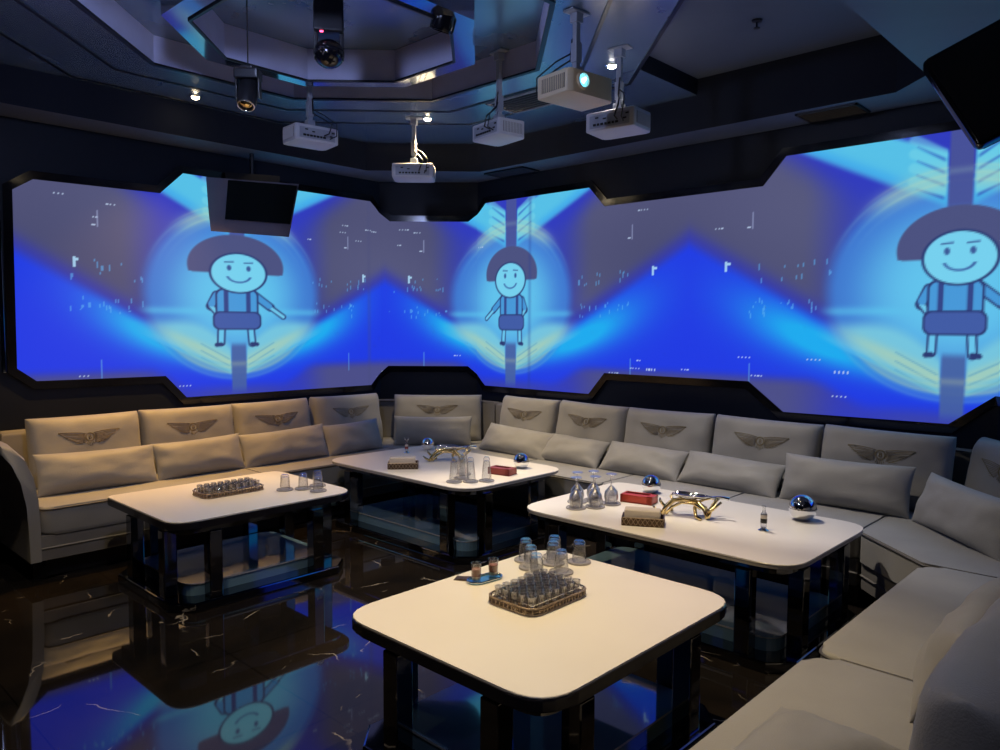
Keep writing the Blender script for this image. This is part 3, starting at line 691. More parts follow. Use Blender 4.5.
# ------------------------------------------------------------------ tables
TZ = .49
def table(x0, x1, y0, y1, label, kind, rads):
    cx, cy = (x0+x1)/2, (y0+y1)/2; w, d = x1-x0, y1-y0
    e = empty('coffee_table', (cx, cy, 0), 0, label, 'table', 'white-topped coffee tables')
    P = rounded(rect(-w/2, w/2, -d/2, d/2), rads)
    bm = bmesh.new(); prism(bm, P, TZ-.007, TZ, bev=.002, segs=1); fin('tabletop', bm, 'top', e)
    bm = bmesh.new()
    if kind == 'dark': prism(bm, inset_poly(P, -.004), TZ-.045, TZ-.0072, bev=.005, segs=2)
    else: prism(bm, inset_poly(P, .001), TZ-.022, TZ-.0072, bev=.002, segs=2)
    fin('edge_band', bm, 'edge' if kind == 'dark' else 'pale_edge', e)
    bm = bmesh.new(); zt = TZ-(.045 if kind == 'dark' else .022); prism(bm, inset_poly(P, .05), zt-.035, zt-.0004); fin('apron', bm, 'steel', e)
    zt -= .035
    ins = .070; off = .24; s = .072
    for sx in (-1, 1):
        for sy in (-1, 1):
            for (lx, ly) in ((sx*(w/2-ins), sy*(d/2-off)), (sx*(w/2-off), sy*(d/2-ins))):
                bm = bmesh.new(); box(bm, lx, ly, (zt+.05)/2, s, s, zt-.05, bev=.006); fin('leg', bm, 'steel', e)
    # chamfered steel base ring with the glass shelf in it
    i_, c_ = .015, .10
    B = [(-w/2+i_, -d/2+i_+c_), (-w/2+i_+c_, -d/2+i_), (w/2-i_-c_, -d/2+i_), (w/2-i_, -d/2+i_+c_), (w/2-i_, d/2-i_-c_), (w/2-i_-c_, d/2-i_), (-w/2+i_+c_, d/2-i_), (-w/2+i_, d/2-i_-c_)]
    bm = bmesh.new(); prism(bm, B, .0, .05, bev=.008, segs=2); fin('base', bm, 'steel', e)
    S = rounded(rect(-w/2+.118, w/2-.118, -d/2+.118, d/2-.118), .10)
    bm = bmesh.new(); prism(bm, inset_poly(S, .004), .0505, .108); fin('shelf', bm, 'shelf', e)
    bm = bmesh.new(); prism(bm, S, .1085, .117, bev=.002, segs=1)
    for f in bm.faces:
        if f.normal.z < .5: f.material_index = 1
    bm.normal_update()
    for f in bm.faces: f.material_index = 0 if f.normal.z > .5 else 1
    fin('shelf_glass', bm, ['shelf', 'shelf_edge'], e)
    return e
table(-2.19, -1.25, 1.50, 2.615, 'coffee table with warm cream top nearest the viewer, holding shot glass rack', 'dark', .145)
table(-2.79, -1.235, 3.09, 4.07, 'long coffee table on the right holding goblets, red box and gold ornament', 'pale', [.17, .17, .16, .10])
table(-4.81, -3.29, 3.18, 4.18, 'far coffee table in the corner holding five tall tumblers and gold ornament', 'pale', [.17, .20, .18, .15])
table(-4.68, -3.765, 1.60, 2.71, 'left coffee table with dark edge, standing by the left wall sofa', 'dark', [.05, .13, .14, .08])

# ------------------------------------------------------------------ things on the tables
def lathe_obj(name, prof, m, parent=None, seg=24, auto=.7, loc=None):
    bm = bmesh.new(); lathe(bm, prof, seg=seg)
    return fin(name, bm, m, parent, auto=auto, loc=loc)
def tumbler(h, r0_, r1_, name='tumbler'):
    """upside-down glass: mouth (r1) down, thick domed bottom up"""
    prof = [(r1_, 0), (r1_*.99, h*.1), (r0_*1.02, h*.80), (r0_*.93, h*.93), (r0_*.7, h), (0, h*.99),
            (0, h*.84), (r0_*.75, h*.83), (r0_*.92, h*.76), (r1_*.93, h*.1), (r1_*.94, 0), (r1_, 0)]
    return prof
def coaster(loc, r, label, group):
    o = lathe_obj('coaster', [(0, 0), (r, 0), (r*1.02, .004), (r, .008), (r*.93, .0085), (r*.90, .005), (0, .005)], 'coaster', loc=loc)
    return tag(o, label, 'coaster', group)
CO = None; GL = {}
def put_glass(kind, x, y, label, group, cr):
    global CO
    co_ = dup(CO, (x, y, TZ)) if CO else None
    if CO is None: co_ = CO = coaster((x, y, TZ), .052, '', ''); 
    co_.scale = (cr/.052, cr/.052, 1)
    co_['label'] = 'grey coaster under the '+label.replace(' in the cluster', '').replace(' table cluster', ' table'); co_['group'] = 'coasters, '+group; co_['category'] = 'coaster'
    nm = {'short': 'tumbler', 'tall': 'tumbler', 'goblet': 'goblet'}[kind]
    if kind not in GL:
        prof = {'short': tumbler(.088, .026, .031), 'tall': tumbler(.150, .022, .033),
                'goblet': [(.033, 0), (.040, .035), (.036, .065), (.014, .092), (.0045, .100), (.0045, .148), (.010, .156), (.031, .162), (.031, .165), (0, .165)] + [(0, .098), (.012, .088), (.033, .063), (.037, .035), (.031, 0), (.033, 0)]}[kind]
        GL[kind] = lathe_obj(nm, prof, 'thick_glass' if kind == 'goblet' else 'glass', loc=(x, y, TZ+.0085)); o = GL[kind]
    else: o = dup(GL[kind], (x, y, TZ+.0085))
    if kind == 'short': o.scale = (1.0, 1.0, 1.0)
    o['label'] = ('upturned clear stemmed ' if kind == 'goblet' else 'upturned clear %s ' % kind)+label; o['category'] = 'glass'; o['group'] = group
tl4 = ['glass at the far left of the cluster on the cream table', 'glass second from left in the cluster on the cream table', 'glass nearest the shot glass rack on the cream table', 'glass in the middle of the cluster on the cream table',
       'glass at the back of the cluster on the cream table', 'glass right of the middle in the cream table cluster', 'glass rightmost and apart on the cream table']
for (x, y), l in zip([(-2.115, 2.405), (-2.035, 2.345), (-1.945, 2.275), (-2.005, 2.455), (-2.055, 2.525), (-1.905, 2.385), (-1.935, 2.545)], tl4):
    put_glass('short', x, y, l, 'upturned tumblers on the cream table', .050)
for (x, y), l in zip([(-4.085, 2.42), (-4.035, 2.515), (-4.045, 2.625), (-3.915, 2.545)], ['glass standing leftmost on the left dark-edged table', 'glass second from left on the left dark-edged table', 'glass at the back right of the left dark-edged table', 'glass nearest the right corner of the left dark-edged table']):
    put_glass('short', x, y, l, 'upturned tumblers on the left table', .050)
for (x, y), l in zip([(-3.525, 3.305), (-3.575, 3.42), (-3.455, 3.385), (-3.66, 3.52), (-3.40, 3.475)], ['glass at the front left of the far table cluster', 'glass behind the front left one on the far table', 'glass second from right in the far table cluster', 'glass at the back of the far table cluster', 'glass rightmost beside the dark red box on the far table']):
    put_glass('tall', x, y, l, 'upturned tall tumblers on the far table', .050)
for (x, y), l in zip([(-2.535, 3.30), (-2.475, 3.395), (-2.455, 3.52), (-2.62, 3.42), (-2.575, 3.515)], ['goblet at the front left of the long table cluster', 'goblet at the front middle of the long table cluster', 'goblet in front of the red box, rightmost of its cluster', 'goblet at the back left of the long table cluster', 'goblet at the back middle of the long table cluster']):
    put_glass('goblet', x, y, l, 'upturned goblets on the long table', .055)

# shot glass racks
def shot_profile(): return [(0, 0), (.0115, 0), (.0125, .004), (.0172, .046), (.0158, .046), (.0112, .010), (0, .009)]
SG = None
def rack(cx, cy, w, d, nx, ny, where, lab):
    e = empty('shot_glass_rack', (cx, cy, TZ), 0, lab, 'rack', 'bronze shot glass racks')
    P = rounded(rect(-w/2, w/2, -d/2, d/2), .05, 3)
    bm = bmesh.new(); prism(bm, P, 0.004, .012, bev=.002, segs=1)
    for k in range(len(P)): pass
    fin('tray', bm, 'bronze', e)
    bm = bmesh.new(); n = 0                      # pierced gallery rim: two rails and struts
    for zz, r in ((.004, .004), (.026, .0035)): tube(bm, [(x, y, zz) for x, y in P], r, 6, closed=True)
    per = [(P[i], P[(i+1) % len(P)]) for i in range(len(P))]
    for a, b in per:
        L = math.dist(a, b); m_ = max(1, int(L/.017))
        for q in range(m_):
            t = (q+.5)/m_; x = a[0]+(b[0]-a[0])*t; y = a[1]+(b[1]-a[1])*t; tube(bm, [(x, y, .004), (x, y, .026)], .0028, 5)
    fin('gallery_rim', bm, 'bronze_light', e, smooth=True)
    bm = bmesh.new()
    Q = rect(-w/2+.018, w/2-.018, -d/2+.018, d/2-.018); tube(bm, [(x, y, .034) for x, y in Q], .0022, 6, closed=True)
    for i in range(1, nx): x = -w/2+.018+i*(w-.036)/nx; tube(bm, [(x, -d/2+.018, .034), (x, d/2-.018, .034)], .0012, 5)
    for j in range(1, ny): y = -d/2+.018+j*(d-.036)/ny; tube(bm, [(-w/2+.018, y, .034), (w/2-.018, y, .034)], .0012, 5)
    for x in (-w/2+.018, w/2-.018):
        for y in (-d/2+.018, d/2-.018): tube(bm, [(x, y, .010), (x, y, .034)], .002, 5)
    fin('wire_grid', bm, 'chrome', e, smooth=True)
    global SG
    for i in range(nx):
        for j in range(ny):
            p = (cx-w/2+.018+(i+.5)*(w-.036)/nx, cy-d/2+.018+(j+.5)*(d-.036)/ny, TZ+.0125)
            if SG is None:
                SG = lathe_obj('shot_glass', shot_profile(), 'thick_glass', seg=14, loc=p); o = SG
            else: o = dup(SG, p)
            tag(o, 'small clear shot glass standing in the '+where, 'shot glass', 'shot glasses in the '+where)
rack(-1.785, 2.10, .235, .33, 5, 7, 'bronze rack on the cream table', 'bronze filigree tray rack full of shot glasses on the cream table')
rack(-4.275, 2.155, .20, .38, 4, 8, 'bronze rack on the left table', 'long bronze filigree rack full of shot glasses on the left table')

# two filled shots on a small tray with a napkin
bm = bmesh.new()
def pill(x, y, L, r, ang, n=10):
    out = []
    for k in range(n+1): a = -PI/2+PI*k/n; out.append((L/2+r*math.cos(a), r*math.sin(a)))
    for k in range(n+1): a = PI/2+PI*k/n; out.append((-L/2+r*math.cos(a), r*math.sin(a)))
    return [(x+p*math.cos(ang)-q*math.sin(ang), y+p*math.sin(ang)+q*math.cos(ang)) for p, q in out]
A1, A2 = Vector((-2.072, 2.062)), Vector((-2.062, 2.148))
ang = math.atan2(A2.y-A1.y, A2.x-A1.x); mid = (A1+A2)/2
P = pill(0, 0, .085, .036, ang)
et = empty('serving_tray', (mid.x, mid.y, TZ), 0, 'small oval blue mirrored tray under two filled shots on cream table', 'tray')
prism(bm, P, .001, .006); fin('tray_plate', bm, 'blue_tray', et)
bm = bmesh.new(); tube(bm, [(x, y, .008) for x, y in P], .0035, 6, closed=True); fin('rim', bm, 'chrome', et, smooth=True)
for q, (p, nm) in enumerate(((A1, 'left, beside the napkin'), (A2, 'right, beside the first'))):
    o = lathe_obj('filled_shot_glass', [(0, 0), (.017, 0), (.018, .003), (.0205, .072), (.0193, .072), (.0165, .006), (0, .005)], 'glass', loc=(p.x, p.y, TZ+.0065))
    tag(o, 'filled shot glass with brown layered drink on small tray, '+nm, 'shot glass', 'filled layered shots')
    a = lathe_obj('cream_layer', [(0, .006), (.0162, .006), (.0172, .019), (0, .019)], 'cream', o)
    a = lathe_obj('brown_layer', [(0, .0192), (.0172, .0192), (.0187, .048), (0, .048)], 'brown', o)
bm = bmesh.new(); box(bm, 0, 0, .0015, .07, .05, .003, bev=.0008); box(bm, .003, .002, .004, .055, .04, .002, rot=Matrix.Rotation(.2, 4, 'Z'))
tag(fin('napkin', bm, 'bronze', loc=(-2.135, 2.055, TZ), rotz=.5), 'dark brown folded napkin beside the oval tray on cream table', 'napkin')

# tissue boxes
def tissue_box(x, y, rz, label, L=.21, W=.11):
    e = empty('tissue_box', (x, y, TZ), rz, label, 'tissue box', 'bronze tissue holders')
    bm = bmesh.new(); box(bm, 0, 0, .0035, L, W, .007)
    for sx, sy, lx, ly in ((0, -1, L, .006), (0, 1, L, .006), (-1, 0, .006, W), (1, 0, .006, W)): box(bm, sx*(L/2-.003), sy*(W/2-.003), .022, lx, ly, .040)
    fin('holder', bm, 'bronze', e)
    bm = bmesh.new()                              # raised lattice on the sides
    n = 9
    for sy in (-1, 1):
        for k in range(n):
            x0 = -L/2+k*L/n; tube(bm, [(x0, sy*(W/2+.001), .004), (x0+L/n, sy*(W/2+.001), .040)], .0014, 4); tube(bm, [(x0+L/n, sy*(W/2+.001), .004), (x0, sy*(W/2+.001), .040)], .0014, 4)
    for sx in (-1, 1):
        for k in range(5):
            y0 = -W/2+k*W/5; tube(bm, [(sx*(L/2+.001), y0, .004), (sx*(L/2+.001), y0+W/5, .040)], .0014, 4); tube(bm, [(sx*(L/2+.001), y0+W/5, .004), (sx*(L/2+.001), y0, .040)], .0014, 4)
    tube(bm, [(a_, b_, .042) for a_, b_ in rect(-L/2, L/2, -W/2, W/2)], .0025, 5, closed=True)
    fin('lattice', bm, 'bronze_light', e)
    bm = bmesh.new(); box(bm, -.004, 0, .044, L-.03, W-.03, .070, bev=.008); fin('tissues', bm, 'tissue', e, auto=1.2)
    return e
tissue_box(-4.135, 3.385, math.radians(48), 'bronze lattice tissue holder with pale tissues on the far table')
tissue_box(-2.085, 3.275, math.radians(30), 'bronze lattice tissue holder with pale tissues on the long table')
# red boxes
def red_box(x, y, rz, m, label, L=.17, W=.10, h=.045):
    e = empty('red_box', (x, y, TZ), rz, label, 'box', 'red open boxes')
    bm = bmesh.new(); box(bm, 0, 0, .004, L, W, .008)
    for sx, sy, lx, ly in ((0, -1, L, .012), (0, 1, L, .012), (-1, 0, .012, W), (1, 0, .035, W)): box(bm, sx*(L/2-lx/2), sy*(W/2-ly/2), h/2, lx, ly, h)
    box(bm, 0, -.02, h-.004, L-.02, .04, .006); fin('shell', bm, m, e)
    bm = bmesh.new(); box(bm, -.005, 0, .020, L-.05, W-.028, .022); fin('inner_tray', bm, 'black', e)
red_box(-2.37, 3.675, math.radians(12), 'red', 'bright orange-red box with slot behind the goblets on the long table', L=.19)
red_box(-3.49, 3.72, math.radians(10), 'dark_red', 'dark red open box behind the tall tumblers on the far table')

# steel ball ashtrays
def ball(x, y, r, label):
    e = empty('ball_ashtray', (x, y, TZ), 0, label, 'ashtray', 'polished steel ball ashtrays')
    lo = [(0, 0)]+[(r*.45, 0)]+[(r*math.sin(a), r*.9-r*math.cos(a)) for a in [.5+.0873*k for k in range(12)]]+[(r*.99, r*.9)]
    lathe_obj('bowl', lo, 'chrome', e, seg=36)
    hi = [(r*.985, r*.903)]+[(r*.985*math.cos(k*PI/24), r*.903+r*.985*math.sin(k*PI/24)) for k in range(1, 13)]
    hi[-1] = (0, hi[-1][1]); lathe_obj('lid', hi, 'chrome', e, seg=36)
    bm = bmesh.new(); tube(bm, [(r*.99*math.cos(k*PI/18), r*.99*math.sin(k*PI/18), r*.9) for k in range(36)], r*.018, 6, closed=True); fin('seam_ring', bm, 'black', e, smooth=True)
ball(-1.535, 3.935, .070, 'largest steel ball ashtray, at the right end of the long table')
ball(-2.45, 3.93, .058, 'steel ball ashtray behind the red box on the long table')
ball(-3.54, 3.97, .056, 'steel ball ashtray at the right side of the far table')
ball(-4.60, 4.02, .052, 'steel ball ashtray behind the gold ornament on the far table')

# gold ornaments: branching antler-like bottle rest carrying a steel scoop
def ornament(x, y, rz, s, label):
    e = empty('gold_ornament', (x, y, TZ), rz, label, 'ornament', 'gold antler ornaments'); e.scale = (s, s, s)
    bm = bmesh.new()
    def br(P, r0_, r1_):
        P = [(x_, y_, z_*.88) for x_, y_, z_ in P]; r0_ *= 1.35; r1_ *= 1.35
        n = len(P); tube(bm, P, [r0_+(r1_-r0_)*i/(n-1) for i in range(n)], 8)
    br([(-.15, -.035, .006), (-.135, -.02, .05), (-.10, 0, .085), (-.04, .01, .098), (.03, 0, .088), (.07, -.03, .05), (.09, -.06, .008)], .009, .008)
    br([(-.12, .07, .006), (-.125, .045, .05), (-.10, .02, .08), (-.04, .02, .10)], .008, .009)
    br([(-.04, .01, .098), (.02, .03, .075), (.06, .06, .04), (.075, .085, .006)], .009, .007)
    br([(.09, -.06, .012), (.10, -.02, .06), (.12, .02, .10), (.135, .04, .118)], .009, .006)
    br([(.075, -.035, .045), (.11, -.03, .06), (.15, -.005, .10)], .008, .005)
    br([(-.15, -.035, .010), (-.18, -.045, .03), (-.20, -.03, .045)], .007, .004)
    br([(-.14, -.02, .045), (-.17, .0, .075), (-.175, .02, .085)], .007, .004)
    br([(.03, 0, .088), (.02, -.04, .06), (.03, -.07, .02), (.06, -.085, .006)], .008, .007)
    br([(-.13, -.05, .010), (-.10, -.045, .055), (-.05, -.03, .085), (.01, -.03, .085), (.05, -.045, .06)], .006, .006)
    br([(-.10, 0, .085), (-.12, .03, .10), (-.11, .05, .12)], .006, .003)
    br([(.03, 0, .088), (.06, .03, .10), (.09, .05, .105), (.12, .075, .09)], .006, .004)
    br([(.09, -.06, .05), (.12, -.075, .07), (.13, -.07, .10)], .006, .003)
    fin('antlers', bm, 'gold', e, smooth=True)
    bm = bmesh.new()
    ring = []
    for k in range(13):
        t = k/12; cx_ = -.10+.20*t; hw_ = .042*math.sin(PI*min(1, .12+t*.95))**.6+.006
        sec = []
        for q in range(9):
            a = PI*q/8; sec.append(bm.verts.new((cx_, .015+hw_*math.cos(a), (.118-.008*t)-hw_*.55*math.sin(a))))
        ring.append(sec)
    for a_, b_ in zip(ring, ring[1:]):
        for q in range(8): bm.faces.new((a_[q], a_[q+1], b_[q+1], b_[q]))
    o = fin('scoop', bm, 'chrome', e, smooth=True); md = o.modifiers.new('thick', 'SOLIDIFY'); md.thickness = .003
    bm = bmesh.new(); tube(bm, [(.095, .015, .104), (.14, .01, .112), (.19, .005, .106)], [.006, .007, .011], 8); fin('handle', bm, 'chrome', e, smooth=True)
ornament(-1.99, 3.60, math.radians(20), 1.0, 'gold antler-shaped ornament with steel scoop on the long table')
ornament(-4.09, 3.80, math.radians(40), 1.0, 'gold antler-shaped ornament with steel scoop on the far table')

# labelled vials
def vial(x, y, label, s, red):
    e = empty('glass_vial', (x, y, TZ), .4, label, 'vial'); e.scale = (s, s, s)
    lathe_obj('foot', [(0, 0), (.026, 0), (.027, .004), (.016, .010), (.012, .016), (0, .016)], 'chrome', e)
    lathe_obj('body', [(0, .016), (.014, .016), (.0155, .022), (.0155, .085), (.009, .094), (.0075, .115), (.012, .124), (.0108, .124), (.006, .114), (.0075, .095), (.0138, .083), (.0138, .02), (0, .019)], 'glass', e)
    lathe_obj('label_band', [(.0157, .040), (.0161, .041), (.0161, .060), (.0157, .061)], 'dark_red' if red else 'black', e)
    lathe_obj('pale_band', [(.0157, .0625), (.0160, .063), (.0160, .080), (.0157, .081)], 'tissue', e)
    if red:
        bm = bmesh.new()
        for sx in (-1, 1): tube(bm, [(sx*.008, 0, .118), (sx*.017, 0, .132), (sx*.019, 0, .143)], .0035, 6)
        fin('wing', bm, 'chrome', e, smooth=True)
vial(-1.588, 3.585, 'small glass vial with dark label band on steel foot, long table', 1.0, False)
vial(-4.60, 3.80, 'small flared vial with red band on the far table', .85, True)

ADDED_WASH = 70
# ------------------------------------------------------------------ ceiling-hung equipment
def projector(pos, front, mount_z, label, body_mat='white_plastic', lens_on=False, s=1.0):
    fr = Vector((front[0], front[1], 0)).normalized(); rz = math.atan2(fr.y, fr.x)-PI/2
    e = empty('projector', pos, rz, label, 'projector', 'ceiling-hung projectors')
    W, D, Hh = .315*s, .225*s, .108*s
    bm = bmesh.new(); P = rounded([(-W/2, -D/2), (W/2, -D/2), (W/2, D/2-.02), (W/2-.03, D/2), (-W/2+.03, D/2), (-W/2, D/2-.02)], .015, 3)
    prism(bm, P, -Hh, 0, bev=.008, segs=2); fin('body', bm, body_mat, e, auto=.6)
    for sx in (-1, 1):                                     # slatted grille on both flanks
        bm = bmesh.new(); box(bm, sx*(W/2), 0, -Hh/2, .004, D*.72, Hh*.62)
        fin('grille', bm, 'grille', e)
        bm = bmesh.new()
        for k in range(13): box(bm, sx*(W/2+.003), -D*.36+D*.72*(k+.5)/13, -Hh/2, .004, .006, Hh*.62)
        fin('grille_slats', bm, body_mat, e)
    bm = bmesh.new(); box(bm, 0, -D/2, -Hh*.52, W*.82, .003, Hh*.66, mi=0)
    for k in range(7): box(bm, -W*.30+k*.024, -D/2-.003, -Hh*.68, .014 if k % 2 else .018, .006, .012, mi=1)
    for k, (x_, z_) in enumerate(((-.08, -.035), (-.03, -.045), (.10, -.06), (.115, -.035))): box(bm, x_*s, -D/2-.003, z_*s, .02, .005, .008, mi=1)
    fin('port_panel', bm, ['pole', 'cable'], e)
    bm = bmesh.new(); R = Matrix.Rotation(-PI/2, 4, 'X')
    b2 = bmesh.new(); lathe(b2, [(.030, 0), (.042, 0), (.042, .014), (.034, .016), (.030, .004)], seg=24)
    bmesh.ops.transform(b2, matrix=Matrix.Translation((W*.22, D/2-.002, -Hh*.45)) @ R, verts=b2.verts); fin('lens_ring', b2, body_mat, e, auto=.6)
    b2 = bmesh.new(); lathe(b2, [(.031, .003), (.022, .010), (0, .013)], seg=24)
    bmesh.ops.transform(b2, matrix=Matrix.Translation((W*.22, D/2-.002, -Hh*.45)) @ R, verts=b2.verts); ln = fin('lens', b2, 'lens' if lens_on else 'tv_glass', e, smooth=True)
    if lens_on:
        for dx_, dz_, rr in ((-.008, .008, .009), (.006, -.004, .013)):
            b2 = bmesh.new(); lathe(b2, [(rr, .012), (rr*.7, .016), (0, .017)], seg=16)
            bmesh.ops.transform(b2, matrix=Matrix.Translation((W*.22+dx_, D/2-.001, -Hh*.45+dz_)) @ R, verts=b2.verts); c_ = fin('lamp_spot', b2, 'lens_core', ln, smooth=True)
    # bracket, pole, ceiling plate
    L = mount_z-pos[2]
    bm = bmesh.new(); box(bm, 0, 0, .030, .055, .055, .055, bev=.005)
    for a in (45, 135, 225, 315): tube(bm, [(0, 0, .012), (.09*math.cos(math.radians(a)), .075*math.sin(math.radians(a)), .004)], .007, 6)
    fin('bracket', bm, 'pole', e)
    bm = bmesh.new(); box(bm, 0, 0, L/2+.025, .030, .030, L-.05, bev=.004); box(bm, 0, 0, .13, .042, .042, .10, bev=.004); fin('pole', bm, 'pole', e)
    bm = bmesh.new(); box(bm, 0, 0, L-.004, .13, .07, .008, bev=.002); box(bm, 0, 0, L-.03, .05, .05, .05, bev=.004); fin('ceiling_plate', bm, 'pole', e)
    bm = bmesh.new()
    tube(bm, [(.05, -D/2-.002, -Hh*.55), (.06, -D/2-.05, -Hh*.5), (.085, -D/2-.05, .01), (.05, -D/2+.02, .06), (.01, -.03, .10), (.012, -.018, .2)], .005, 6)
    tube(bm, [(.09, -D/2-.002, -Hh*.7), (.11, -D/2-.06, -Hh*.6), (.12, -D/2-.05, .02), (.07, -D/2+.04, .09), (.015, -.02, .13)], .004, 6)
    fin('cable', bm, 'cable', e, smooth=True)
    return e
p1 = at(310, 129, 5.20); p2 = at(414, 166, 5.90); p3 = at(499, 124, 4.95); p4 = at(576, 79, 3.90); p5 = at(619, 114, 4.40)
projector(p1, (-1, .12), 3.268, 'white projector leftmost, seen from its port side beside the beam light')
projector(p2, (-1, 1.05), 3.098, 'white projector lowest and farthest, seen square from behind, facing the corner')
projector(p3, (.18, 1), 3.268, 'white projector middle of the row, beside the dark ceiling vent', s=.97)
projector(p4, (1, -.12), 3.098 if False else 3.098, 'cream projector nearest the viewer with glowing blue lens', 'beige_plastic', True, s=1.05)
projector(p5, (-.10, 1), 3.098, 'white projector rightmost, hanging below the bright downlight')

# beam light on its drop cord
q = at(248, 73, 3.9)
e = empty('stage_light', q, YAW, 'slim black stage light on a thin cord with glowing ring lens, left of the projectors', 'stage light')
bm = bmesh.new(); tube(bm, [(0, 0, .0), (0, 0, 3.268-q.z)], .0035, 6); fin('cord', bm, 'cable', e)
bm = bmesh.new(); box(bm, 0, 0, -.01, .125, .09, .055, bev=.012); box(bm, 0, 0, .022, .06, .06, .02, bev=.005); fin('mount_box', bm, 'black', e)
for sx in (-1, 1):
    bm = bmesh.new(); box(bm, sx*.058, 0, -.075, .010, .04, .11, bev=.003); fin('yoke_arm', bm, 'black', e)
tilt = Matrix.Translation((0, 0, -.09)) @ Matrix.Rotation(-.45, 4, 'X')
bm = bmesh.new(); lathe(bm, [(0, .065), (.040, .065), (.050, .05), (.050, -.07), (.044, -.095), (.038, -.095), (.036, -.085), (0, -.085)], seg=24); bmesh.ops.transform(bm, matrix=tilt, verts=bm.verts); fin('barrel', bm, 'black', e, auto=.6)
bm = bmesh.new(); tube(bm, [(.041*math.cos(k*PI/12), .041*math.sin(k*PI/12), -.096) for k in range(24)], .0035, 6, closed=True); bmesh.ops.transform(bm, matrix=tilt, verts=bm.verts); fin('lens_ring', bm, 'chrome', e, smooth=True)
bm = bmesh.new(); lathe(bm, [(.035, -.086), (.02, -.094), (0, -.097)], seg=20); bmesh.ops.transform(bm, matrix=tilt, verts=bm.verts); fin('lens', bm, 'gold', e, smooth=True)
# moving head with the ball-shaped head
q = at(329, 54, 4.0)
e = empty('moving_head_light', q, YAW+.2, 'black moving-head disco light with round head and red indicator', 'stage light')
bm = bmesh.new(); box(bm, 0, 0, .185, .155, .14, .18, bev=.012); box(bm, 0, 0, (3.268-q.z+.27)/2, .09, .09, 3.268-q.z-.27, bev=.004); fin('base_box', bm, 'black', e)
for sx in (-1, 1):
    bm = bmesh.new(); box(bm, sx*.066, 0, .04, .022, .07, .13, bev=.006); fin('yoke_arm', bm, 'black', e)
bm = bmesh.new(); bmesh.ops.create_uvsphere(bm, u_segments=28, v_segments=16, radius=.085); bmesh.ops.scale(bm, vec=(.95, 1, .85), verts=bm.verts); fin('head', bm, 'frame', e, smooth=True)
bm = bmesh.new()
for k in range(12):
    a = k*2.4; rr = .02+.018*(k % 3); d = Vector((-.45+rr*math.cos(a)*7, -1, rr*math.sin(a)*7)).normalized()
    bmesh.ops.create_icosphere(bm, subdivisions=1, radius=.006, matrix=Matrix.Translation((d.x*.080, d.y*.084, d.z*.071)))
fin('lens_bead', bm, 'chrome', e, smooth=True)['kind'] = 'stuff'
bm = bmesh.new(); box(bm, -.035, -.072, .088, .018, .006, .009, bev=.002); fin('indicator', bm, 'red_led', e)
hd = (Vector((-4.10, 3.65, TZ))-q).normalized()
ld = bpy.data.lights.new('added_table_spot', 'SPOT'); ld.spot_size = math.radians(46); ld.spot_blend = 1; ld.shadow_soft_size = .04; ld.color = (1, .80, .52); ld.energy = 75  # warm spot added at the head to brighten the far table
lo = bpy.data.objects.new('added_table_spot', ld); C.objects.link(lo); lo.parent = e; lo.matrix_local = (Matrix.Translation(q) @ Matrix.Rotation(YAW+.2, 4, 'Z')).inverted() @ Matrix.Translation(q+hd*.105) @ hd.to_track_quat('-Z', 'Y').to_matrix().to_4x4()
# soft lavender wash light added out of view to brighten the coffer faces
e = empty('added_wash_light', (-2.55, 1.05, 2.98), 0, 'added round wash light, out of view, brightening the ceiling coffer', 'stage light')
aim = Vector((-1.9, 2.1, -.05)).to_track_quat('-Z', 'Y').to_matrix().to_4x4()
bm = bmesh.new(); lathe(bm, [(0, .09), (.05, .09), (.085, .06), (.09, -.03), (.082, -.05), (.075, -.035), (0, -.03)], seg=28); bmesh.ops.transform(bm, matrix=aim, verts=bm.verts); fin('housing', bm, 'black', e, auto=.6)
bm = bmesh.new(); tube(bm, [(0, 0, .05), (0, 0, .118)], .012, 8); box(bm, 0, 0, .112, .09, .09, .012, bev=.003); fin('stem', bm, 'black', e)
ld = bpy.data.lights.new('added_wash_beam', 'SPOT'); ld.spot_size = math.radians(165); ld.spot_blend = .6; ld.shadow_soft_size = .08; ld.color = (.45, .55, 1.0); ld.energy = ADDED_WASH
lo = bpy.data.objects.new('added_wash_beam', ld); C.objects.link(lo); lo.parent = e; lo.matrix_local = aim @ Matrix.Translation((0, 0, -.06))
# tilted black can light
q = at(447, 8, 3.9)
e = empty('can_light', q, YAW, 'tilted black cylindrical can light at the top centre, beside the hoop', 'stage light')
tilt = Matrix.Rotation(.30, 4, 'Y') @ Matrix.Rotation(.25, 4, 'X')
bm = bmesh.new(); lathe(bm, [(0, .13), (.05, .13), (.062, .11), (.064, -.10), (.058, -.115), (.050, -.115), (.048, -.06), (0, -.055)], seg=28); bmesh.ops.transform(bm, matrix=tilt, verts=bm.verts); fin('barrel', bm, 'frame', e, auto=.6)
bm = bmesh.new(); lathe(bm, [(.047, -.075), (.02, -.088), (0, -.09)], seg=20); bmesh.ops.transform(bm, matrix=tilt, verts=bm.verts); fin('lens', bm, 'chrome', e, smooth=True)
bm = bmesh.new(); top = Vector((.02, .03, .10)); tube(bm, [top, (.03, .04, 3.268-q.z)], .012, 8); box(bm, .03, .04, 3.268-q.z-.008, .09, .09, .014, bev=.003); fin('stem', bm, 'black', e)

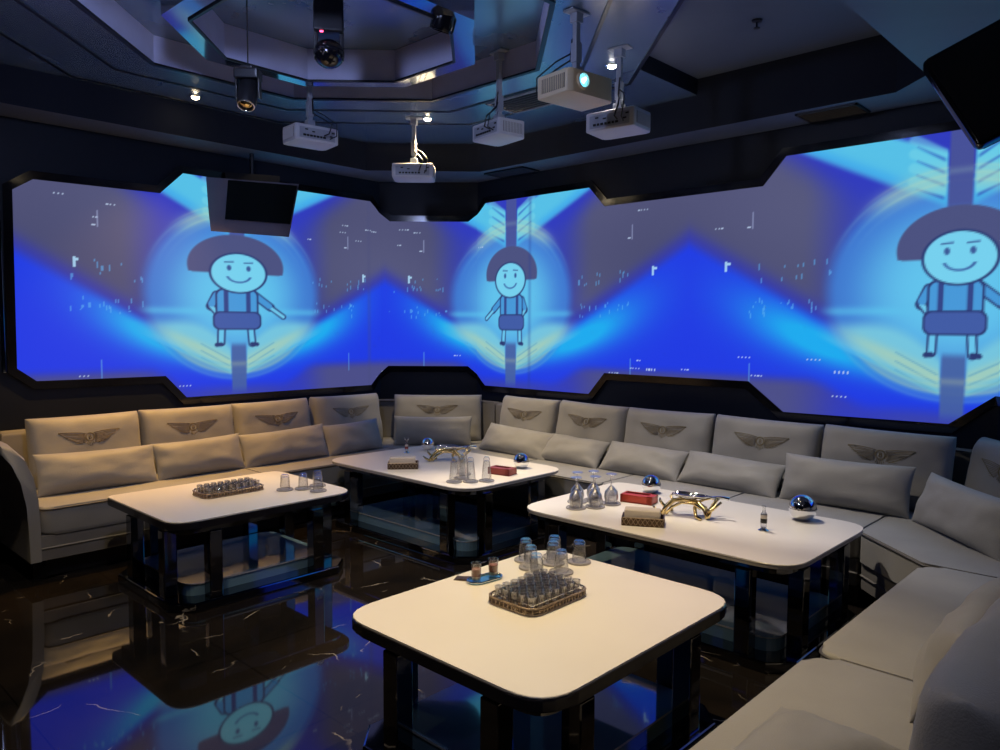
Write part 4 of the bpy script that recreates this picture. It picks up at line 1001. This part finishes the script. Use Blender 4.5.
# downlights
DL = [(-5.32, 2.49, 1), (-4.54, 3.97, 1), (-2.79, 3.94, 2), (-2.02, 2.5, 1), (-2.8, 1.03, 1), (-4.54, 1.03, 1)]
dn = ['by the left end of the coffer', 'behind the farthest projector pole', 'white, beside the rightmost projector pole', 'above the cream table', 'near the front of the room on the right', 'near the front of the room on the left']
spots = []
for i, (x, y, k) in enumerate(DL):
    e = empty('downlight', (x, y, 3.10), 0, 'small round recessed downlight '+dn[i], 'downlight', 'round ceiling downlights')
    lathe_obj('trim_ring', [(.030, -.001), (.044, -.001), (.045, -.006), (.036, -.012), (.030, -.006)], 'chrome', e)
    lathe_obj('bulb', [(.029, -.002), (.024, -.016), (.012, -.022), (0, -.023)], 'lamp' if k == 1 else 'lamp_white', e, auto=2)
    ld = bpy.data.lights.new('downlight_beam', 'SPOT'); ld.spot_size = math.radians((80, 84, 88, 80, 120, 100)[i]); ld.spot_blend = 1; ld.shadow_soft_size = .03
    ld.color = ((1, .54, .13) if i == 0 else (1, .76, .42)) if k == 1 else (1, .88, .74)
    ld.energy = (430, 360, 250, 285, 110, 60)[i]
    lo = bpy.data.objects.new('downlight_beam', ld); C.objects.link(lo); lo.location = (x, y, 3.065)
    lo.parent = e; lo.location = (0, 0, -.035); spots.append(lo)
    ax_, ay_ = ((-.35, -.25), (.25, -.15), (.50, -.40), (.20, -.25), (0, 0), (0, 0))[i]
    lo.rotation_euler = Vector((ax_, ay_, -2.6)).to_track_quat('-Z', 'Y').to_euler()
e = empty('downlight', (-.50, .55, 2.86), 0, 'added unseen downlight in the low soffit, brightening the near right sofa', 'downlight', 'round ceiling downlights')  # extra downlight added out of view to light the near right cushions
lathe_obj('trim_ring', [(.030, -.001), (.044, -.001), (.045, -.006), (.036, -.012), (.030, -.006)], 'chrome', e)
lathe_obj('bulb', [(.029, -.002), (.024, -.016), (.012, -.022), (0, -.023)], 'lamp_white', e, auto=2)
ld = bpy.data.lights.new('downlight_beam', 'SPOT'); ld.spot_size = math.radians(120); ld.spot_blend = 1; ld.shadow_soft_size = .05; ld.color = (.72, .74, 1.0); ld.energy = 34
lo = bpy.data.objects.new('downlight_beam', ld); C.objects.link(lo); lo.parent = e; lo.location = (0, 0, -.035)
# vents
def vent(x0, x1, y0, y1, z, label, lit=False):
    e = empty('ceiling_vent', ((x0+x1)/2, (y0+y1)/2, z), 0, label, 'vent', 'dark ceiling vents')
    w, d = x1-x0, y1-y0
    bm = bmesh.new(); box(bm, 0, 0, -.003, w-.02, d-.02, .005); fin('backing', bm, 'groove', e)
    bm = bmesh.new()
    for sx, sy, lx, ly in ((0, -1, w, .014), (0, 1, w, .014), (-1, 0, .014, d), (1, 0, .014, d)): box(bm, sx*(w/2-.007), sy*(d/2-.007), -.006, lx, ly, .011)
    fin('frame', bm, 'pole' if lit else 'groove', e)  # paler frame colour paints in the lit edges
    n = max(4, int(d/.04)); bm = bmesh.new()
    for k in range(n): box(bm, 0, -d/2+.02+(d-.04)*(k+.5)/n, -.008, w-.03, .004, .010, rot=Matrix.Rotation(.5, 4, 'X'))
    fin('slats', bm, 'groove', e)
vent(-3.93, -3.24, 3.99, 4.31, 3.098, 'black rectangular vent in the glossy ceiling beside the middle projector', True)
vent(-2.04, -1.66, 4.90, 5.15, 2.858, 'dark slatted vent in the soffit above the right screen', False)
vent(-4.86, -4.40, 4.92, 5.15, 2.858, 'dark slatted vent in the soffit above the corner screen', False)
# sprinkler
q = at_z(757, 20, 3.21)
e = empty('sprinkler', (q.x, q.y, 3.21), 0, 'small dark sprinkler head on the recessed ceiling at upper right', 'sprinkler')
lathe_obj('escutcheon', [(0, -.001), (.03, -.001), (.026, -.010), (.010, -.014), (0, -.014)], 'black', e)
lathe_obj('deflector', [(0, -.014), (.005, -.014), (.005, -.040), (.018, -.043), (.018, -.046), (0, -.046)], 'black', e)

# ------------------------------------------------------------------ televisions
def tv_left():
    e = empty('television', at(252, 206, 6.0), 0, 'hanging television with dark glass and wide lower bezel in painted projector light before left screen', 'television', 'ceiling-hung televisions')
    def q4(pts, d, off=0): return [at(x, y, d_-off) for (x, y), d_ in zip(pts, d)]
    def slab(name, pts, d, f, bk, m):
        A = q4(pts, d, f); B = q4(pts, d, bk); bm = bmesh.new(); va = [bm.verts.new(p-e.location) for p in A]; vb = [bm.verts.new(p-e.location) for p in B]
        bm.faces.new(va); bm.faces.new(vb[::-1])
        for k in range(4): bm.faces.new((va[k], va[(k+1) % 4], vb[(k+1) % 4], vb[k]))
        return fin(name, bm, m, e)
    D = (6.0, 6.0, 6.06, 6.06)
    slab('housing', [(206, 177), (299, 184), (289, 237), (210, 231)], D, 0, -.05, 'tv_bezel_lit')
    slab('screen', [(228, 180), (297, 185.5), (290, 224), (225, 219)], D, .035, .012, 'tv_glass')
    slab('back_box', [(225, 172), (280, 176), (276, 215), (229, 211)], (6.06,)*4, -.02, -.09, 'black')
    p = at(252, 176, 6.1)-e.location
    bm = bmesh.new(); tube(bm, [p, (p.x, p.y, 2.86-e.location.z)], .018, 8); fin('hanger', bm, 'black', e)
tv_left()
ra = at(921, 62, 1)-Vector((0, 0, H)); A_ = Vector((0, 0, H))+ra*2.9
B_ = at(978, 147, 2.75); ab = B_-A_
rc = at(1000, 19, 1)-Vector((0, 0, H)); nn = ra.cross(rc); dirv = ab.cross(nn).normalized()
if dirv.dot(rv) < 0: dirv = -dirv
# rounded dark set seen at an angle at the picture's right edge
def tv_plain():
    w, h = .75, ab.length
    Mx = Matrix((dirv, ab.normalized(), dirv.cross(ab.normalized()))).transposed().to_4x4(); Mx.translation = A_
    e = empty('television', (0, 0, 0), 0, 'dark tilted television cut off by the upper right picture edge', 'television', 'ceiling-hung televisions'); e.matrix_world = Mx
    bm = bmesh.new(); prism(bm, rounded(rect(0, w, 0, h), .025), .0, .045, bev=.005, segs=2); fin('housing', bm, 'frame', e, auto=.6)
    bm = bmesh.new(); box(bm, w/2, h/2, -.001, w-.03, h-.03, .003); fin('screen', bm, 'tv_glass', e)
    bm = bmesh.new(); box(bm, w/2, h/2, .06, w*.4, h*.5, .035, bev=.008); fin('back_box', bm, 'black', e)
    s = Vector((w/2, h/2, .07)); top = Mx @ s; bm = bmesh.new(); tube(bm, [s, Mx.inverted() @ Vector((top.x, top.y, 2.86))], .018, 8); fin('hanger', bm, 'black', e)
tv_plain()

# ------------------------------------------------------------------ light and render look
w = bpy.data.worlds.new('world'); bpy.context.scene.world = w; w.use_nodes = True
w.node_tree.nodes['Background'].inputs['Color'].default_value = (.10, .16, .35, 1); w.node_tree.nodes['Background'].inputs['Strength'].default_value = .02
sc = bpy.context.scene
sc.view_settings.view_transform = 'Standard'; sc.view_settings.look = 'None'; sc.view_settings.gamma = 1; sc.view_settings.exposure = 0
sc.view_settings.use_curve_mapping = False
sc.cycles.use_denoising = True; sc.cycles.max_bounces = 12; sc.cycles.transparent_max_bounces = 24; sc.cycles.sample_clamp_indirect = 4
sc.cycles.caustics_reflective = False; sc.cycles.caustics_refractive = False
